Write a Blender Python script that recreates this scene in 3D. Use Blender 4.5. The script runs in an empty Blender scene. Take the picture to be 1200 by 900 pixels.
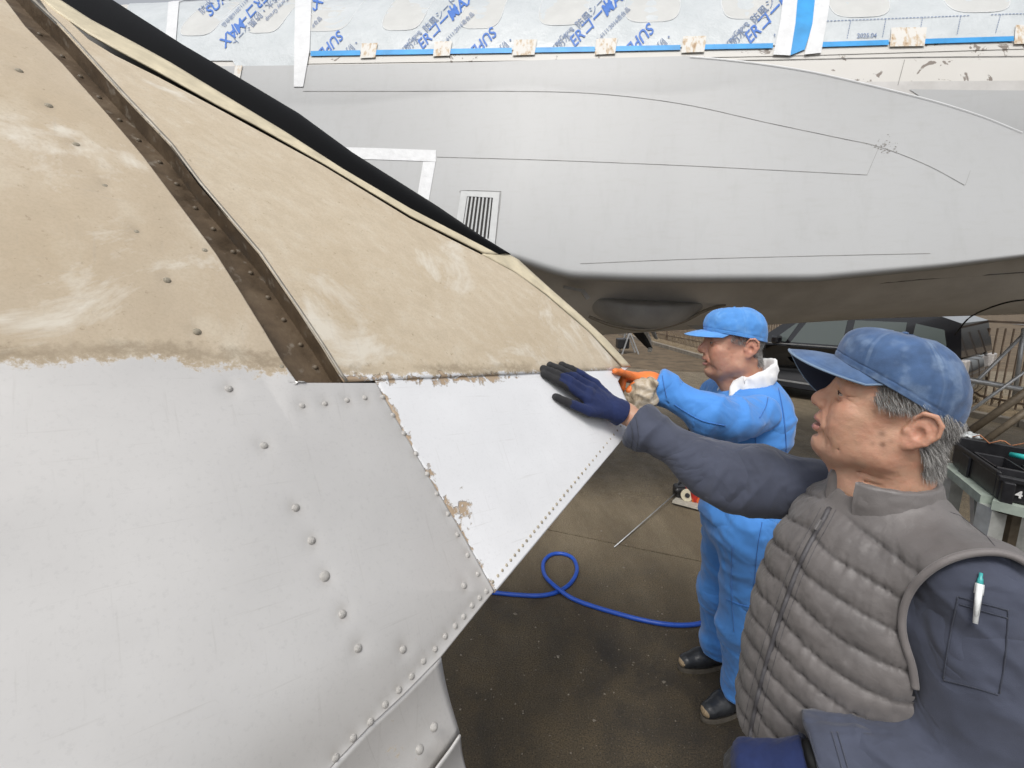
import bpy, bmesh, math, random
import numpy as np
from mathutils import Vector, Matrix
random.seed(7); RNG = np.random.default_rng(7)
R = math.radians
scene = bpy.context.scene
COL = scene.collection

# ------------------------------------------------------------------ camera
FPX, PITCH, CAMH = 560.0, R(11.0), 1.75
cam_d = bpy.data.cameras.new("camera")
cam_d.sensor_width = 36.0; cam_d.sensor_fit = 'HORIZONTAL'
cam_d.lens = FPX / 1200.0 * 36.0
cam_d.clip_start = 0.02; cam_d.clip_end = 2000
cam = bpy.data.objects.new("camera", cam_d); COL.objects.link(cam)
cam.location = (0, 0, CAMH); cam.rotation_euler = (math.pi/2 - PITCH, 0, 0)
scene.camera = cam

# ------------------------------------------------------------------ sky, sun, exposure (bright overcast)
SUN_EL, SUN_AZ = R(56), R(196)
world = bpy.data.worlds.new("World"); scene.world = world; world.use_nodes = True
wn = world.node_tree; wn.nodes.clear()
w_out = wn.nodes.new('ShaderNodeOutputWorld'); w_bg = wn.nodes.new('ShaderNodeBackground')
w_sky = wn.nodes.new('ShaderNodeTexSky'); w_sky.sky_type = 'NISHITA'; w_sky.sun_disc = False
w_sky.sun_elevation = SUN_EL; w_sky.sun_rotation = SUN_AZ
w_sky.air_density = 1.0; w_sky.dust_density = 4.0; w_sky.ozone_density = 1.0
w_hsv = wn.nodes.new('ShaderNodeHueSaturation'); w_hsv.inputs['Saturation'].default_value = 0.22
wn.links.new(w_sky.outputs[0], w_hsv.inputs['Color']); wn.links.new(w_hsv.outputs[0], w_bg.inputs[0])
w_bg.inputs[1].default_value = 0.15
wn.links.new(w_bg.outputs[0], w_out.inputs[0])
sun_d = bpy.data.lights.new("sun", 'SUN'); sun_d.energy = 1.5; sun_d.angle = R(18); sun_d.color = (1.0, 0.97, 0.92)
sun = bpy.data.objects.new("sun", sun_d); COL.objects.link(sun)
# the lamp shines from azimuth SUN_AZ (clockwise from +Y) at elevation SUN_EL
sd = Vector((math.sin(SUN_AZ)*math.cos(SUN_EL), math.cos(SUN_AZ)*math.cos(SUN_EL), math.sin(SUN_EL)))
sun.rotation_euler = sd.to_track_quat('Z', 'Y').to_euler(); sun.location = sd*30
vs = scene.view_settings
scene.display_settings.display_device = 'sRGB'
vs.view_transform = 'Standard'; vs.look = 'None'; vs.exposure = 0.08; vs.gamma = 1.0
vs.use_curve_mapping = False

# ------------------------------------------------------------------ helpers: rays of the survey camera
CP, SP = math.cos(PITCH), math.sin(PITCH)
CAMP = np.array([0, 0, CAMH])
def ray(px, py):
    x = (np.asarray(px, float)-600)/FPX; y = (450-np.asarray(py, float))/FPX
    return np.stack([x, CP + y*SP, y*CP - SP], -1)
def P(px, py, Y):
    """world point seen at photo pixel (px,py) whose distance along +Y is Y"""
    d = ray(px, py); return CAMP + d*(np.asarray(Y, float)/d[..., 1])[..., None]
def PV(px, py, Y): return Vector(P(px, py, Y))
def proj(p):
    q = np.asarray(p, float)-CAMP
    zc = q[..., 1]*CP - q[..., 2]*SP; yc = q[..., 1]*SP + q[..., 2]*CP
    return np.stack([600+FPX*q[..., 0]/zc, 450-FPX*yc/zc], -1)
def nrm(v):
    v = np.asarray(v, float); return v/np.linalg.norm(v, axis=-1, keepdims=True)

# ------------------------------------------------------------------ helpers: objects
def tag(o, label=None, cat=None, group=None, kind=None):
    if label: o['label'] = label
    if cat: o['category'] = cat
    if group: o['group'] = group
    if kind: o['kind'] = kind
    return o
def empty(name, loc=(0, 0, 0), label=None, cat=None, group=None, rz=0.0):
    o = bpy.data.objects.new(name, None); COL.objects.link(o); o.location = loc
    o.rotation_euler = (0, 0, rz); o.empty_display_size = 0.1
    return tag(o, label, cat, group)
def wmat(o):
    """world matrix without waiting for the depsgraph"""
    m = Matrix.LocRotScale(o.location, o.rotation_euler, o.scale)
    if o.parent: m = wmat(o.parent) @ o.matrix_parent_inverse @ m
    return m
def mk(name, verts, faces, mat=None, parent=None, smooth=True, attrs=None):
    """numpy/list verts in world space, list or (n,k) array of faces -> one mesh object"""
    me = bpy.data.meshes.new(name)
    verts = np.asarray(verts, np.float32).reshape(-1, 3)
    if isinstance(faces, np.ndarray):
        n, k = faces.shape
        me.vertices.add(len(verts)); me.vertices.foreach_set('co', verts.ravel())
        me.loops.add(n*k); me.loops.foreach_set('vertex_index', faces.astype(np.int32).ravel())
        me.polygons.add(n)
        me.polygons.foreach_set('loop_start', np.arange(0, n*k, k, dtype=np.int32))
        try: me.polygons.foreach_set('loop_total', np.full(n, k, np.int32))
        except Exception: pass
    else:
        me.from_pydata([tuple(map(float, v)) for v in verts], [], faces)
    me.update(calc_edges=True)
    me.polygons.foreach_set('use_smooth', np.full(len(me.polygons), bool(smooth)))
    for an, av in (attrs or {}).items():
        av = np.asarray(av, np.float32)
        if av.ndim == 1:
            a = me.attributes.new(an, 'FLOAT', 'POINT'); a.data.foreach_set('value', av)
        else:
            a = me.attributes.new(an, 'FLOAT_COLOR', 'POINT')
            a.data.foreach_set('color', np.concatenate([av[:, :3], np.ones((len(av), 1), np.float32)], 1).ravel())
    me.validate(); me.update()
    o = bpy.data.objects.new(name, me); COL.objects.link(o)
    if mat: me.materials.append(mat)
    return adopt(o, parent)
def adopt(o, parent):
    if parent is not None:
        o.parent = parent; o.matrix_parent_inverse = wmat(parent).inverted()
    return o
class MB:
    """collects simple shapes into one mesh"""
    def __init__(s): s.v, s.f = [], []
    def add(s, v, f):
        b = len(s.v); s.v += [tuple(map(float, q)) for q in v]; s.f += [tuple(i+b for i in q) for q in f]; return s
    def box(s, c, size, rot=None):
        hx, hy, hz = [q/2 for q in size]; c = Vector(c)
        vs_ = [Vector((x, y, z)) for x in (-hx, hx) for y in (-hy, hy) for z in (-hz, hz)]
        if rot is not None: vs_ = [rot @ q for q in vs_]
        return s.add([c+q for q in vs_], [(0,1,3,2),(4,6,7,5),(0,4,5,1),(2,3,7,6),(0,2,6,4),(1,5,7,3)])
    def bar(s, a, b, w, h=None, up=(0, 0, 1)):
        a, b = Vector(a), Vector(b); h = h or w; d = (b-a); L = d.length; d.normalize()
        up = Vector(up)
        if abs(d.dot(up)) > 0.98: up = Vector((0, 1, 0)) if abs(d.y) < .9 else Vector((1, 0, 0))
        x = d.cross(up).normalized(); z = x.cross(d).normalized()
        m = Matrix((x, d, z)).transposed()
        return s.box((a+b)/2, (w, L, h), m)
    def tube(s, pts, r, n=8, caps=True, closed=False):
        pts = [Vector(p) for p in pts]; k = len(pts); rs = r if hasattr(r, '__len__') else [r]*k
        rings = []; prev = None
        for i, p in enumerate(pts):
            if closed: d = pts[(i+1) % k]-pts[i-1]
            else: d = pts[min(i+1, k-1)]-pts[max(i-1, 0)]
            d.normalize()
            if prev is None:
                prev = Vector((0, 0, 1)) if abs(d.z) < .9 else Vector((1, 0, 0))
            x = (prev - d*prev.dot(d)).normalized(); prev = x; y = d.cross(x)
            rings.append([p + (x*math.cos(2*math.pi*j/n)+y*math.sin(2*math.pi*j/n))*rs[i] for j in range(n)])
        v = [q for rg in rings for q in rg]; f = []
        for i in range(k if closed else k-1):
            i2 = (i+1) % k
            for j in range(n):
                f.append((i*n+j, i*n+(j+1) % n, i2*n+(j+1) % n, i2*n+j))
        if caps and not closed: f += [tuple(range(n))[::-1], tuple(range((k-1)*n, k*n))]
        return s.add(v, f)
    def disc(s, c, nrm_, r, h, n=12):
        c, d = Vector(c), Vector(nrm_).normalized()
        return s.tube([c, c+d*h], r, n)
    def sphere(s, c, r, n=10, m=6, scale=(1, 1, 1), rot=None):
        c = Vector(c); v = []; f = []
        for i in range(m+1):
            t = math.pi*i/m
            for j in range(n):
                a = 2*math.pi*j/n
                q = Vector((math.sin(t)*math.cos(a)*r*scale[0], math.sin(t)*math.sin(a)*r*scale[1], math.cos(t)*r*scale[2]))
                v.append(c + (rot @ q if rot is not None else q))
        for i in range(m):
            for j in range(n): f.append((i*n+j, (i+1)*n+j, (i+1)*n+(j+1) % n, i*n+(j+1) % n))
        return s.add(v, f)
    def build(s, name, mat=None, parent=None, smooth=False, bevel=0):
        o = mk(name, s.v, s.f, mat, parent, smooth)
        if bevel:
            b = o.modifiers.new('bevel', 'BEVEL'); b.width = bevel; b.segments = 2; b.limit_method = 'ANGLE'
        return o
def copy_tree(o, parent=None):
    c = o.copy(); COL.objects.link(c)
    if parent is not None:
        c.parent = parent
    for ch in o.children: copy_tree(ch, c)
    return c
def resample(poly, n):
    poly = np.asarray(poly, float); d = np.r_[0, np.cumsum(np.linalg.norm(np.diff(poly, axis=0), axis=1))]
    t = np.linspace(0, d[-1], n)
    t = np.array(t)
    for q in d[1:-1]:                      # keep the corners
        i = np.argmin(abs(t-q)); t[i] = q if 0 < i < n-1 else t[i]
    return np.stack([np.interp(t, d, poly[:, k]) for k in range(poly.shape[1])], 1)
def smooth_curve(pts, n):
    """Catmull-Rom through pts"""
    p = np.asarray(pts, float); p = np.vstack([2*p[0]-p[1], p, 2*p[-1]-p[-2]]); out = []
    m = len(p)-3
    for t in np.linspace(0, m-1e-9, n):
        i = int(t); u = t-i; a, b, c, d = p[i:i+4]
        out.append(.5*((2*b)+(c-a)*u+(2*a-5*b+4*c-d)*u*u+(3*b-a-3*c+d)*u**3))
    return np.array(out)
def grid_faces(n, m, wrap=False):
    i, j = np.meshgrid(np.arange(n-1), np.arange(m if wrap else m-1), indexing='ij')
    j2 = (j+1) % m
    return np.stack([i*m+j, (i+1)*m+j, (i+1)*m+j2, i*m+j2], -1).reshape(-1, 4)

# ------------------------------------------------------------------ helpers: noise, implicit surfaces
_perm = RNG.permutation(256); _perm = np.r_[_perm, _perm, _perm]
_grad = nrm(RNG.normal(size=(256, 3)))
def perlin(p):
    p = np.asarray(p, float); i = np.floor(p).astype(int); f = p-i; i &= 255; u = f*f*f*(f*(f*6-15)+10); r = 0
    for dx in (0, 1):
        for dy in (0, 1):
            for dz in (0, 1):
                h = _perm[_perm[_perm[i[..., 0]+dx]+i[..., 1]+dy]+i[..., 2]+dz]
                g = (_grad[h]*(f-np.array([dx, dy, dz]))).sum(-1)
                w = (u[..., 0] if dx else 1-u[..., 0])*(u[..., 1] if dy else 1-u[..., 1])*(u[..., 2] if dz else 1-u[..., 2])
                r = r + g*w
    return r*1.6
def fbm(p, o=3):
    r, a = 0, 1.0
    for k in range(o): r = r + a*perlin(p*2**k+k*17.3); a *= .5
    return r
def sstep(a, b, x):
    t = np.clip((x-a)/(b-a), 0, 1); return t*t*(3-2*t)
def nets(f, xs, ys, zs):
    """surface nets: a mesh of the zero level of f sampled on a rectilinear grid"""
    s = f < 0
    c = np.zeros(tuple(q-1 for q in f.shape), np.int8)
    sl = lambda d, n: slice(d, n-1+d)
    nx, ny, nz = f.shape
    for dx in (0, 1):
        for dy in (0, 1):
            for dz in (0, 1): c += s[sl(dx, nx), sl(dy, ny), sl(dz, nz)]
    I, J, K = np.nonzero((c > 0) & (c < 8))
    idx = np.full(c.shape, -1, np.int32); idx[I, J, K] = np.arange(len(I))
    acc = np.zeros((len(I), 3)); cnt = np.zeros(len(I))
    cor = [(0,0,0),(1,0,0),(0,1,0),(1,1,0),(0,0,1),(1,0,1),(0,1,1),(1,1,1)]
    ed = [(0,1),(2,3),(4,5),(6,7),(0,2),(1,3),(4,6),(5,7),(0,4),(1,5),(2,6),(3,7)]
    for a, b in ed:
        A, B = cor[a], cor[b]
        fa = f[I+A[0], J+A[1], K+A[2]]; fb = f[I+B[0], J+B[1], K+B[2]]
        m = (fa < 0) != (fb < 0)
        t = np.where(m, fa/np.where(m, fa-fb, 1), 0)
        pa = np.stack([xs[I+A[0]], ys[J+A[1]], zs[K+A[2]]], 1); pb = np.stack([xs[I+B[0]], ys[J+B[1]], zs[K+B[2]]], 1)
        acc += np.where(m[:, None], pa+(pb-pa)*t[:, None], 0); cnt += m
    V = acc/cnt[:, None]; Q = []
    for ax in range(3):
        d = [slice(1, -1)]*3; d[ax] = slice(0, -1); e = list(d); e[ax] = slice(1, None)
        a, b = s[tuple(d)], s[tuple(e)]
        i, j, k = np.nonzero(a != b); fl = a[i, j, k]
        o = [1, 1, 1]; o[ax] = 0
        i, j, k = i+o[0], j+o[1], k+o[2]
        u, v = [(1, 2), (2, 0), (0, 1)][ax]
        def at(du, dv):
            q = [i.copy(), j.copy(), k.copy()]; q[u] -= du; q[v] -= dv
            return idx[q[0], q[1], q[2]]
        q = np.stack([at(1, 1), at(0, 1), at(0, 0), at(1, 0)], 1)
        q[~fl] = q[~fl][:, ::-1]; Q.append(q)
    Q = np.concatenate(Q); Q = Q[(Q >= 0).all(1)]
    return V, Q
def vnorm(V, F):
    n = np.zeros_like(V); a, b = V[F[:, 2]]-V[F[:, 0]], V[F[:, 3]]-V[F[:, 1]]
    fn = np.cross(a, b)
    for k in range(F.shape[1]): 
        for d in range(3): n[:, d] += np.bincount(F[:, k], fn[:, d], len(V))
    return n/np.maximum(np.linalg.norm(n, axis=1, keepdims=True), 1e-12)
def relax(V, F, it=1, w=.5):
    for _ in range(it):
        acc = np.zeros_like(V); cnt = np.zeros(len(V))
        for k in range(4):
            a, b = F[:, k], F[:, (k+1) % 4]
            for d in range(3): acc[:, d] += np.bincount(a, V[b, d], len(V))
            cnt += np.bincount(a, minlength=len(V))
        V = V*(1-w)+w*acc/np.maximum(cnt, 1)[:, None]
    return V
class Sdf:
    """distance field on a box of cells; sub-shapes are blended in"""
    def __init__(s, lo, hi, h):
        s.ax = [np.arange(a, b+h, h) for a, b in zip(lo, hi)]
        s.p = np.stack(np.meshgrid(*s.ax, indexing='ij'), -1).astype(np.float32)
        s.f = np.full(s.p.shape[:3], 1.0, np.float32)
    def smin(s, d, k):
        if k <= 0: s.f = np.minimum(s.f, d); return
        h = np.clip(k-np.abs(s.f-d), 0, None)/k
        s.f = np.minimum(s.f, d)-h*h*k*.25
    def smax(s, d, k):
        h = np.clip(k-np.abs(s.f-d), 0, None)/k if k > 0 else 0
        s.f = np.maximum(s.f, d)+h*h*k*.25
    def cone(s, a, b, ra, rb, k=.02, sq=None):
        s.smin(d_cone(s.p, a, b, ra, rb, sq), k); return s
    def chain(s, pts, rs, k=.02, kk=None, sq=None):
        for i in range(len(pts)-1): s.smin(d_cone(s.p, pts[i], pts[i+1], rs[i], rs[i+1], sq), k if i == 0 else (kk or k))
        return s
    def ell(s, c, r, k=.02, rot=None): s.smin(d_ell(s.p, c, r, rot), k); return s
    def cut_ell(s, c, r, k=.01, rot=None): s.smax(-d_ell(s.p, c, r, rot), k); return s
    def cut_cone(s, a, b, ra, rb, k=.01): s.smax(-d_cone(s.p, a, b, ra, rb), k); return s
    def keep_plane(s, c, n, k=0.0):
        """keeps the side the normal points away from"""
        s.smax(((s.p-np.asarray(c, np.float32))@np.asarray(nrm(n), np.float32)), k); return s
    def mesh(s, relax_it=1):
        V, F = nets(s.f, *s.ax); return (relax(V, F, relax_it, .5), F)
def d_cone(p, a, b, ra, rb, sq=None):
    a = np.asarray(a, np.float32); b = np.asarray(b, np.float32); ab = b-a; ap = p-a
    t = np.clip((ap@ab)/max(float(ab@ab), 1e-9), 0, 1)
    q = ap-t[..., None]*ab
    if sq is not None:                       # (axis, factor): flattened along an axis
        ax = np.asarray(nrm(sq[0]), np.float32); c = q@ax; q = q+((1/sq[1]-1)*c)[..., None]*ax
        return (np.sqrt((q*q).sum(-1))-(ra+(rb-ra)*t))*min(1.0, sq[1]*1.25)
    return np.sqrt((q*q).sum(-1))-(ra+(rb-ra)*t)
def d_ell(p, c, r, rot=None):
    q = p-np.asarray(c, np.float32)
    if rot is not None: q = q@np.asarray(rot, np.float32)
    r = np.asarray(r, np.float32)
    k0 = np.sqrt(((q/r)**2).sum(-1)); k1 = np.sqrt(((q/(r*r))**2).sum(-1))
    return k0*(k0-1)/np.maximum(k1, 1e-6)

# ------------------------------------------------------------------ helpers: materials
class Mat:
    def __init__(s, name, color=(.5, .5, .5), rough=.5, metal=0.0, spec=.5):
        s.m = bpy.data.materials.new(name); s.m.use_nodes = True; s.n = s.m.node_tree.nodes; s.l = s.m.node_tree.links
        s.b = s.n['Principled BSDF']; s.set('Base Color', color); s.set('Roughness', rough); s.set('Metallic', metal)
        s.set('Specular IOR Level', spec); s._co = None
    def set(s, k, v):
        i = s.b.inputs[k]
        if hasattr(v, 'is_output'): s.l.new(v, i)
        elif isinstance(v, (tuple, list)): i.default_value = (*v[:3], 1)
        else: i.default_value = v
        return s
    def co(s, kind='Object'):
        if s._co is None: s._co = s.n.new('ShaderNodeTexCoord')
        return s._co.outputs[kind]
    def mapped(s, scale=(1, 1, 1), rot=(0, 0, 0), co=None):
        m = s.n.new('ShaderNodeMapping'); m.inputs['Scale'].default_value = scale; m.inputs['Rotation'].default_value = rot
        s.l.new(co or s.co(), m.inputs['Vector']); return m.outputs[0]
    def noise(s, scale, detail=4, rough=.55, co=None, dist=0.0):
        t = s.n.new('ShaderNodeTexNoise'); t.inputs['Scale'].default_value = scale; t.inputs['Detail'].default_value = detail
        t.inputs['Roughness'].default_value = rough; t.inputs['Distortion'].default_value = dist
        s.l.new(co or s.co(), t.inputs['Vector']); return t.outputs[0]
    def voronoi(s, scale, feature='F1', co=None, out='Distance', rnd=1.0):
        t = s.n.new('ShaderNodeTexVoronoi'); t.feature = feature; t.inputs['Scale'].default_value = scale
        t.inputs['Randomness'].default_value = rnd
        s.l.new(co or s.co(), t.inputs['Vector']); return t.outputs[out]
    def wave(s, scale, co=None, dist=0.0, direction='X'):
        t = s.n.new('ShaderNodeTexWave'); t.inputs['Scale'].default_value = scale; t.inputs['Distortion'].default_value = dist
        t.bands_direction = direction; s.l.new(co or s.co(), t.inputs['Vector']); return t.outputs['Fac']
    def attr(s, name, out='Fac'):
        a = s.n.new('ShaderNodeAttribute'); a.attribute_name = name; return a.outputs[out]
    def ramp(s, fac, stops, interp='LINEAR'):
        r = s.n.new('ShaderNodeValToRGB'); s.l.new(fac, r.inputs[0]); cr = r.color_ramp; cr.interpolation = interp
        while len(cr.elements) < len(stops): cr.elements.new(.5)
        for e, (p, c) in zip(cr.elements, stops):
            e.position = p; e.color = (c, c, c, 1) if not hasattr(c, '__len__') else (*c[:3], 1)
        return r.outputs[0]
    def _in(s, v, i):
        if hasattr(v, 'is_output'): s.l.new(v, i)
        elif isinstance(v, (tuple, list)): i.default_value = (*v[:3], 1)
        else: i.default_value = v
    def mix(s, fac, a, b, mode='MIX'):
        m = s.n.new('ShaderNodeMix'); m.data_type = 'RGBA'; m.blend_type = mode
        s._in(fac, m.inputs[0]); s._in(a, m.inputs[6]); s._in(b, m.inputs[7]); return m.outputs[2]
    def math(s, op, a, b=0.0, clamp=False):
        m = s.n.new('ShaderNodeMath'); m.operation = op; m.use_clamp = clamp
        s._in(a, m.inputs[0]); s._in(b, m.inputs[1]); return m.outputs[0]
    def bump(s, h, dist=.001, strength=1.0, prev=None):
        b = s.n.new('ShaderNodeBump'); b.inputs['Strength'].default_value = strength; b.inputs['Distance'].default_value = dist
        s.l.new(h, b.inputs['Height'])
        if prev is not None: s.l.new(prev, b.inputs['Normal'])
        s.l.new(b.outputs[0], s.b.inputs['Normal']); return b.outputs[0]
def simple(name, color, rough=.5, metal=0.0, var=.12, scale=30, bump=0.0, spec=.5):
    m = Mat(name, color, rough, metal, spec); n = m.noise(scale, 5)
    c0 = tuple(q*(1-var) for q in color); c1 = tuple(min(1, q*(1+var)) for q in color)
    m.set('Base Color', m.ramp(n, [(.3, c0), (.7, c1)]))
    if bump: m.bump(n, bump)
    return m.m
# ================================================================== GROUND
def gz(y): return -0.05*np.clip(np.asarray(y, float)-4.0, 0, 9)
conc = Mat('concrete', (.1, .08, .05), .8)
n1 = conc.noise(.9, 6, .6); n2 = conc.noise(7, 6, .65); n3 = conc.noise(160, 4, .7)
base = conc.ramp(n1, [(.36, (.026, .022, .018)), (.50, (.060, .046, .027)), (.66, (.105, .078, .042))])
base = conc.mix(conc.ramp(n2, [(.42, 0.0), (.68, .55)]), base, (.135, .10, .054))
# concrete grows paler further off, broken up by noise
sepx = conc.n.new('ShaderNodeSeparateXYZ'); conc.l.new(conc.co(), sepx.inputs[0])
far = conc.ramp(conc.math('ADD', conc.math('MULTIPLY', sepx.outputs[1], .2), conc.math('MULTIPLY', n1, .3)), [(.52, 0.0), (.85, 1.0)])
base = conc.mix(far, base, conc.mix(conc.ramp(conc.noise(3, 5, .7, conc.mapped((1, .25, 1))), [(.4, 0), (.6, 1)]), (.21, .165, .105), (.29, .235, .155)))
base = conc.mix(conc.ramp(n3, [(.38, .85), (.58, 0.0)]), base, (.014, .011, .008))
base = conc.mix(conc.ramp(conc.noise(210, 3, .8), [(.60, 0), (.72, .5)]), base, (.20, .155, .09))
base = conc.mix(conc.ramp(conc.voronoi(55), [(.05, .6), (.16, 0)]), base, (.17, .15, .12))
conc.set('Base Color', base).set('Roughness', conc.ramp(n2, [(.3, .55), (.7, .9)]))
conc.bump(conc.math('ADD', n3, n2), .004, .8)
soil = simple('dry_soil', (.115, .083, .05), .95, var=.4, scale=3, bump=.03)
ys = np.r_[-6, -2, 0, 2, 4, 6, 8, 10, 13, 30, 400.]
xs_ = np.array([-400, -20, -6, 0, 6, 12, 30, 400.])
ground = None
gv = [(x, y, float(gz(y))-.03) for y in ys for x in xs_]
ground = mk('ground', gv, grid_faces(len(ys), len(xs_)), soil, smooth=False); tag(ground, kind='structure')
yard = empty('pavement'); tag(yard, kind='structure')
# the cast slabs of the yard, joints left open between them; the joint seen in the photo runs (640,620)-(860,665)
def ghit(px, py, z=0.0):
    d = ray(px, py); t = (z-CAMH)/d[..., 2]; return CAMP+d*np.asarray(t)[..., None]
ja, jb = ghit(600, 612), ghit(870, 668)
jd = nrm((jb-ja)[:2]); jn = np.array([-jd[1], jd[0]])
SL = 3.6
for i in range(-2, 4):
    for j in range(-2, 3):
        o = ja[:2]+jd*(j*SL+1.9)+jn*(i*SL)
        a, b = o+jd*.006+jn*.006, o+jd*(SL-.006)+jn*(SL-.006)
        cs = [o+jd*.007+jn*.007, o+jd*(SL-.007)+jn*.007, o+jd*(SL-.007)+jn*(SL-.007), o+jd*.007+jn*(SL-.007)]
        N = 6; V = []
        for u in np.linspace(0, 1, N):
            for v in np.linspace(0, 1, N):
                q = cs[0]*(1-u)*(1-v)+cs[1]*u*(1-v)+cs[2]*u*v+cs[3]*(1-u)*v
                V.append((q[0], q[1], float(gz(q[1]))))
        if max(v[1] for v in V) < -4 or min(v[1] for v in V) > 11: continue
        SF = grid_faces(N, N)
        if np.cross(np.subtract(V[1], V[0]), np.subtract(V[N], V[0]))[2] > 0: SF = SF[:, ::-1].copy()
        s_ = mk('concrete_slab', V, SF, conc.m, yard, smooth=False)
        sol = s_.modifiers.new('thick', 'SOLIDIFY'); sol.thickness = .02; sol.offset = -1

# ================================================================== THE WING SECTION IN FRONT
C0 = P(0, 430, .55); C1 = P(735, 432, 1.52)
WL = nrm(C1-C0)
Wh = nrm(np.array([WL[1], -WL[0], 0]))             # horizontal, towards the camera side
WU = nrm(np.cross(Wh, WL)); WU = WU if WU[2] > 0 else -WU
WA1, WA2 = math.tan(R(33)), .55                    # slope below the crease, extra curl above it
def wsurf(u, w, off=0.0):
    u, w = np.asarray(u, float), np.asarray(w, float)
    a = WA1*w + WA2*np.clip(w, 0, None)**2 + .05*np.clip(u-1.15, 0, None)**2*4
    return C0 + WL*u[..., None] + WU*w[..., None] - Wh*a[..., None] + wnorm(u, w)*np.asarray(off)[..., None]
def wnorm(u, w):
    da = WA1+2*WA2*np.clip(w, 0, None); db = .4*np.clip(np.asarray(u, float)-1.15, 0, None)
    return nrm(Wh + WU*np.asarray(da)[..., None] + WL*np.asarray(db)[..., None])
def whit(px, py):
    """(u,w) of the wing surface point seen at a photo pixel"""
    d = ray(px, py); lo = np.full(d.shape[:-1], .15); hi = np.full(d.shape[:-1], 4.0)
    def g(t):
        q = CAMP+d*t[..., None]-C0; u = q@WL; w = q@WU
        a = WA1*w+WA2*np.clip(w, 0, None)**2+.05*np.clip(u-1.15, 0, None)**2*4
        return -(q@Wh)-a                            # <0 in front of the skin
    ts = np.linspace(.15, 4, 240); G = np.stack([g(np.full(d.shape[:-1], t)) for t in ts], -1)
    i = np.argmax(G > 0, -1); i = np.clip(i, 1, None)
    lo, hi = ts[i-1], ts[i]
    for _ in range(30):
        mid = (lo+hi)/2; m = g(mid) > 0; hi = np.where(m, mid, hi); lo = np.where(m, lo, mid)
    q = CAMP+d*hi[..., None]-C0
    return np.stack([q@WL, q@WU], -1)
def wpt(px, py, off=0.0):
    uw = whit(px, py); return wsurf(uw[..., 0], uw[..., 1], np.zeros(uw.shape[:-1])+off)
def wpatch(name, A, B, n, m, mat, parent, off=0.0, thick=.003, attrs=None, bulge=None):
    """skin panel between two traced edges, laid on the wing surface"""
    A, B = (q if isinstance(q, np.ndarray) and len(q) == n else resample(q, n) for q in (A, B))
    UA, UB = whit(A[:, 0], A[:, 1]), whit(B[:, 0], B[:, 1])
    t = np.linspace(0, 1, m)[None, :, None]
    UW = UA[:, None]*(1-t)+UB[:, None]*t
    V = wsurf(UW[..., 0], UW[..., 1], np.full(UW.shape[:2], off) + (bulge(UW) if bulge else 0))
    F = grid_faces(n, m)
    V = V.reshape(-1, 3)
    if (vnorm(V, F)@Wh).mean() < 0: F = F[:, ::-1].copy()
    at = {k: f(UW).ravel() for k, f in (attrs or {}).items()}; at['wco'] = np.concatenate([UW.reshape(-1, 2), np.zeros((n*m, 1))], 1)
    o = mk(name, V, F, mat, parent, attrs=at)
    if thick:
        s = o.modifiers.new('thick', 'SOLIDIFY'); s.thickness = thick; s.offset = -1
    return o
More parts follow.
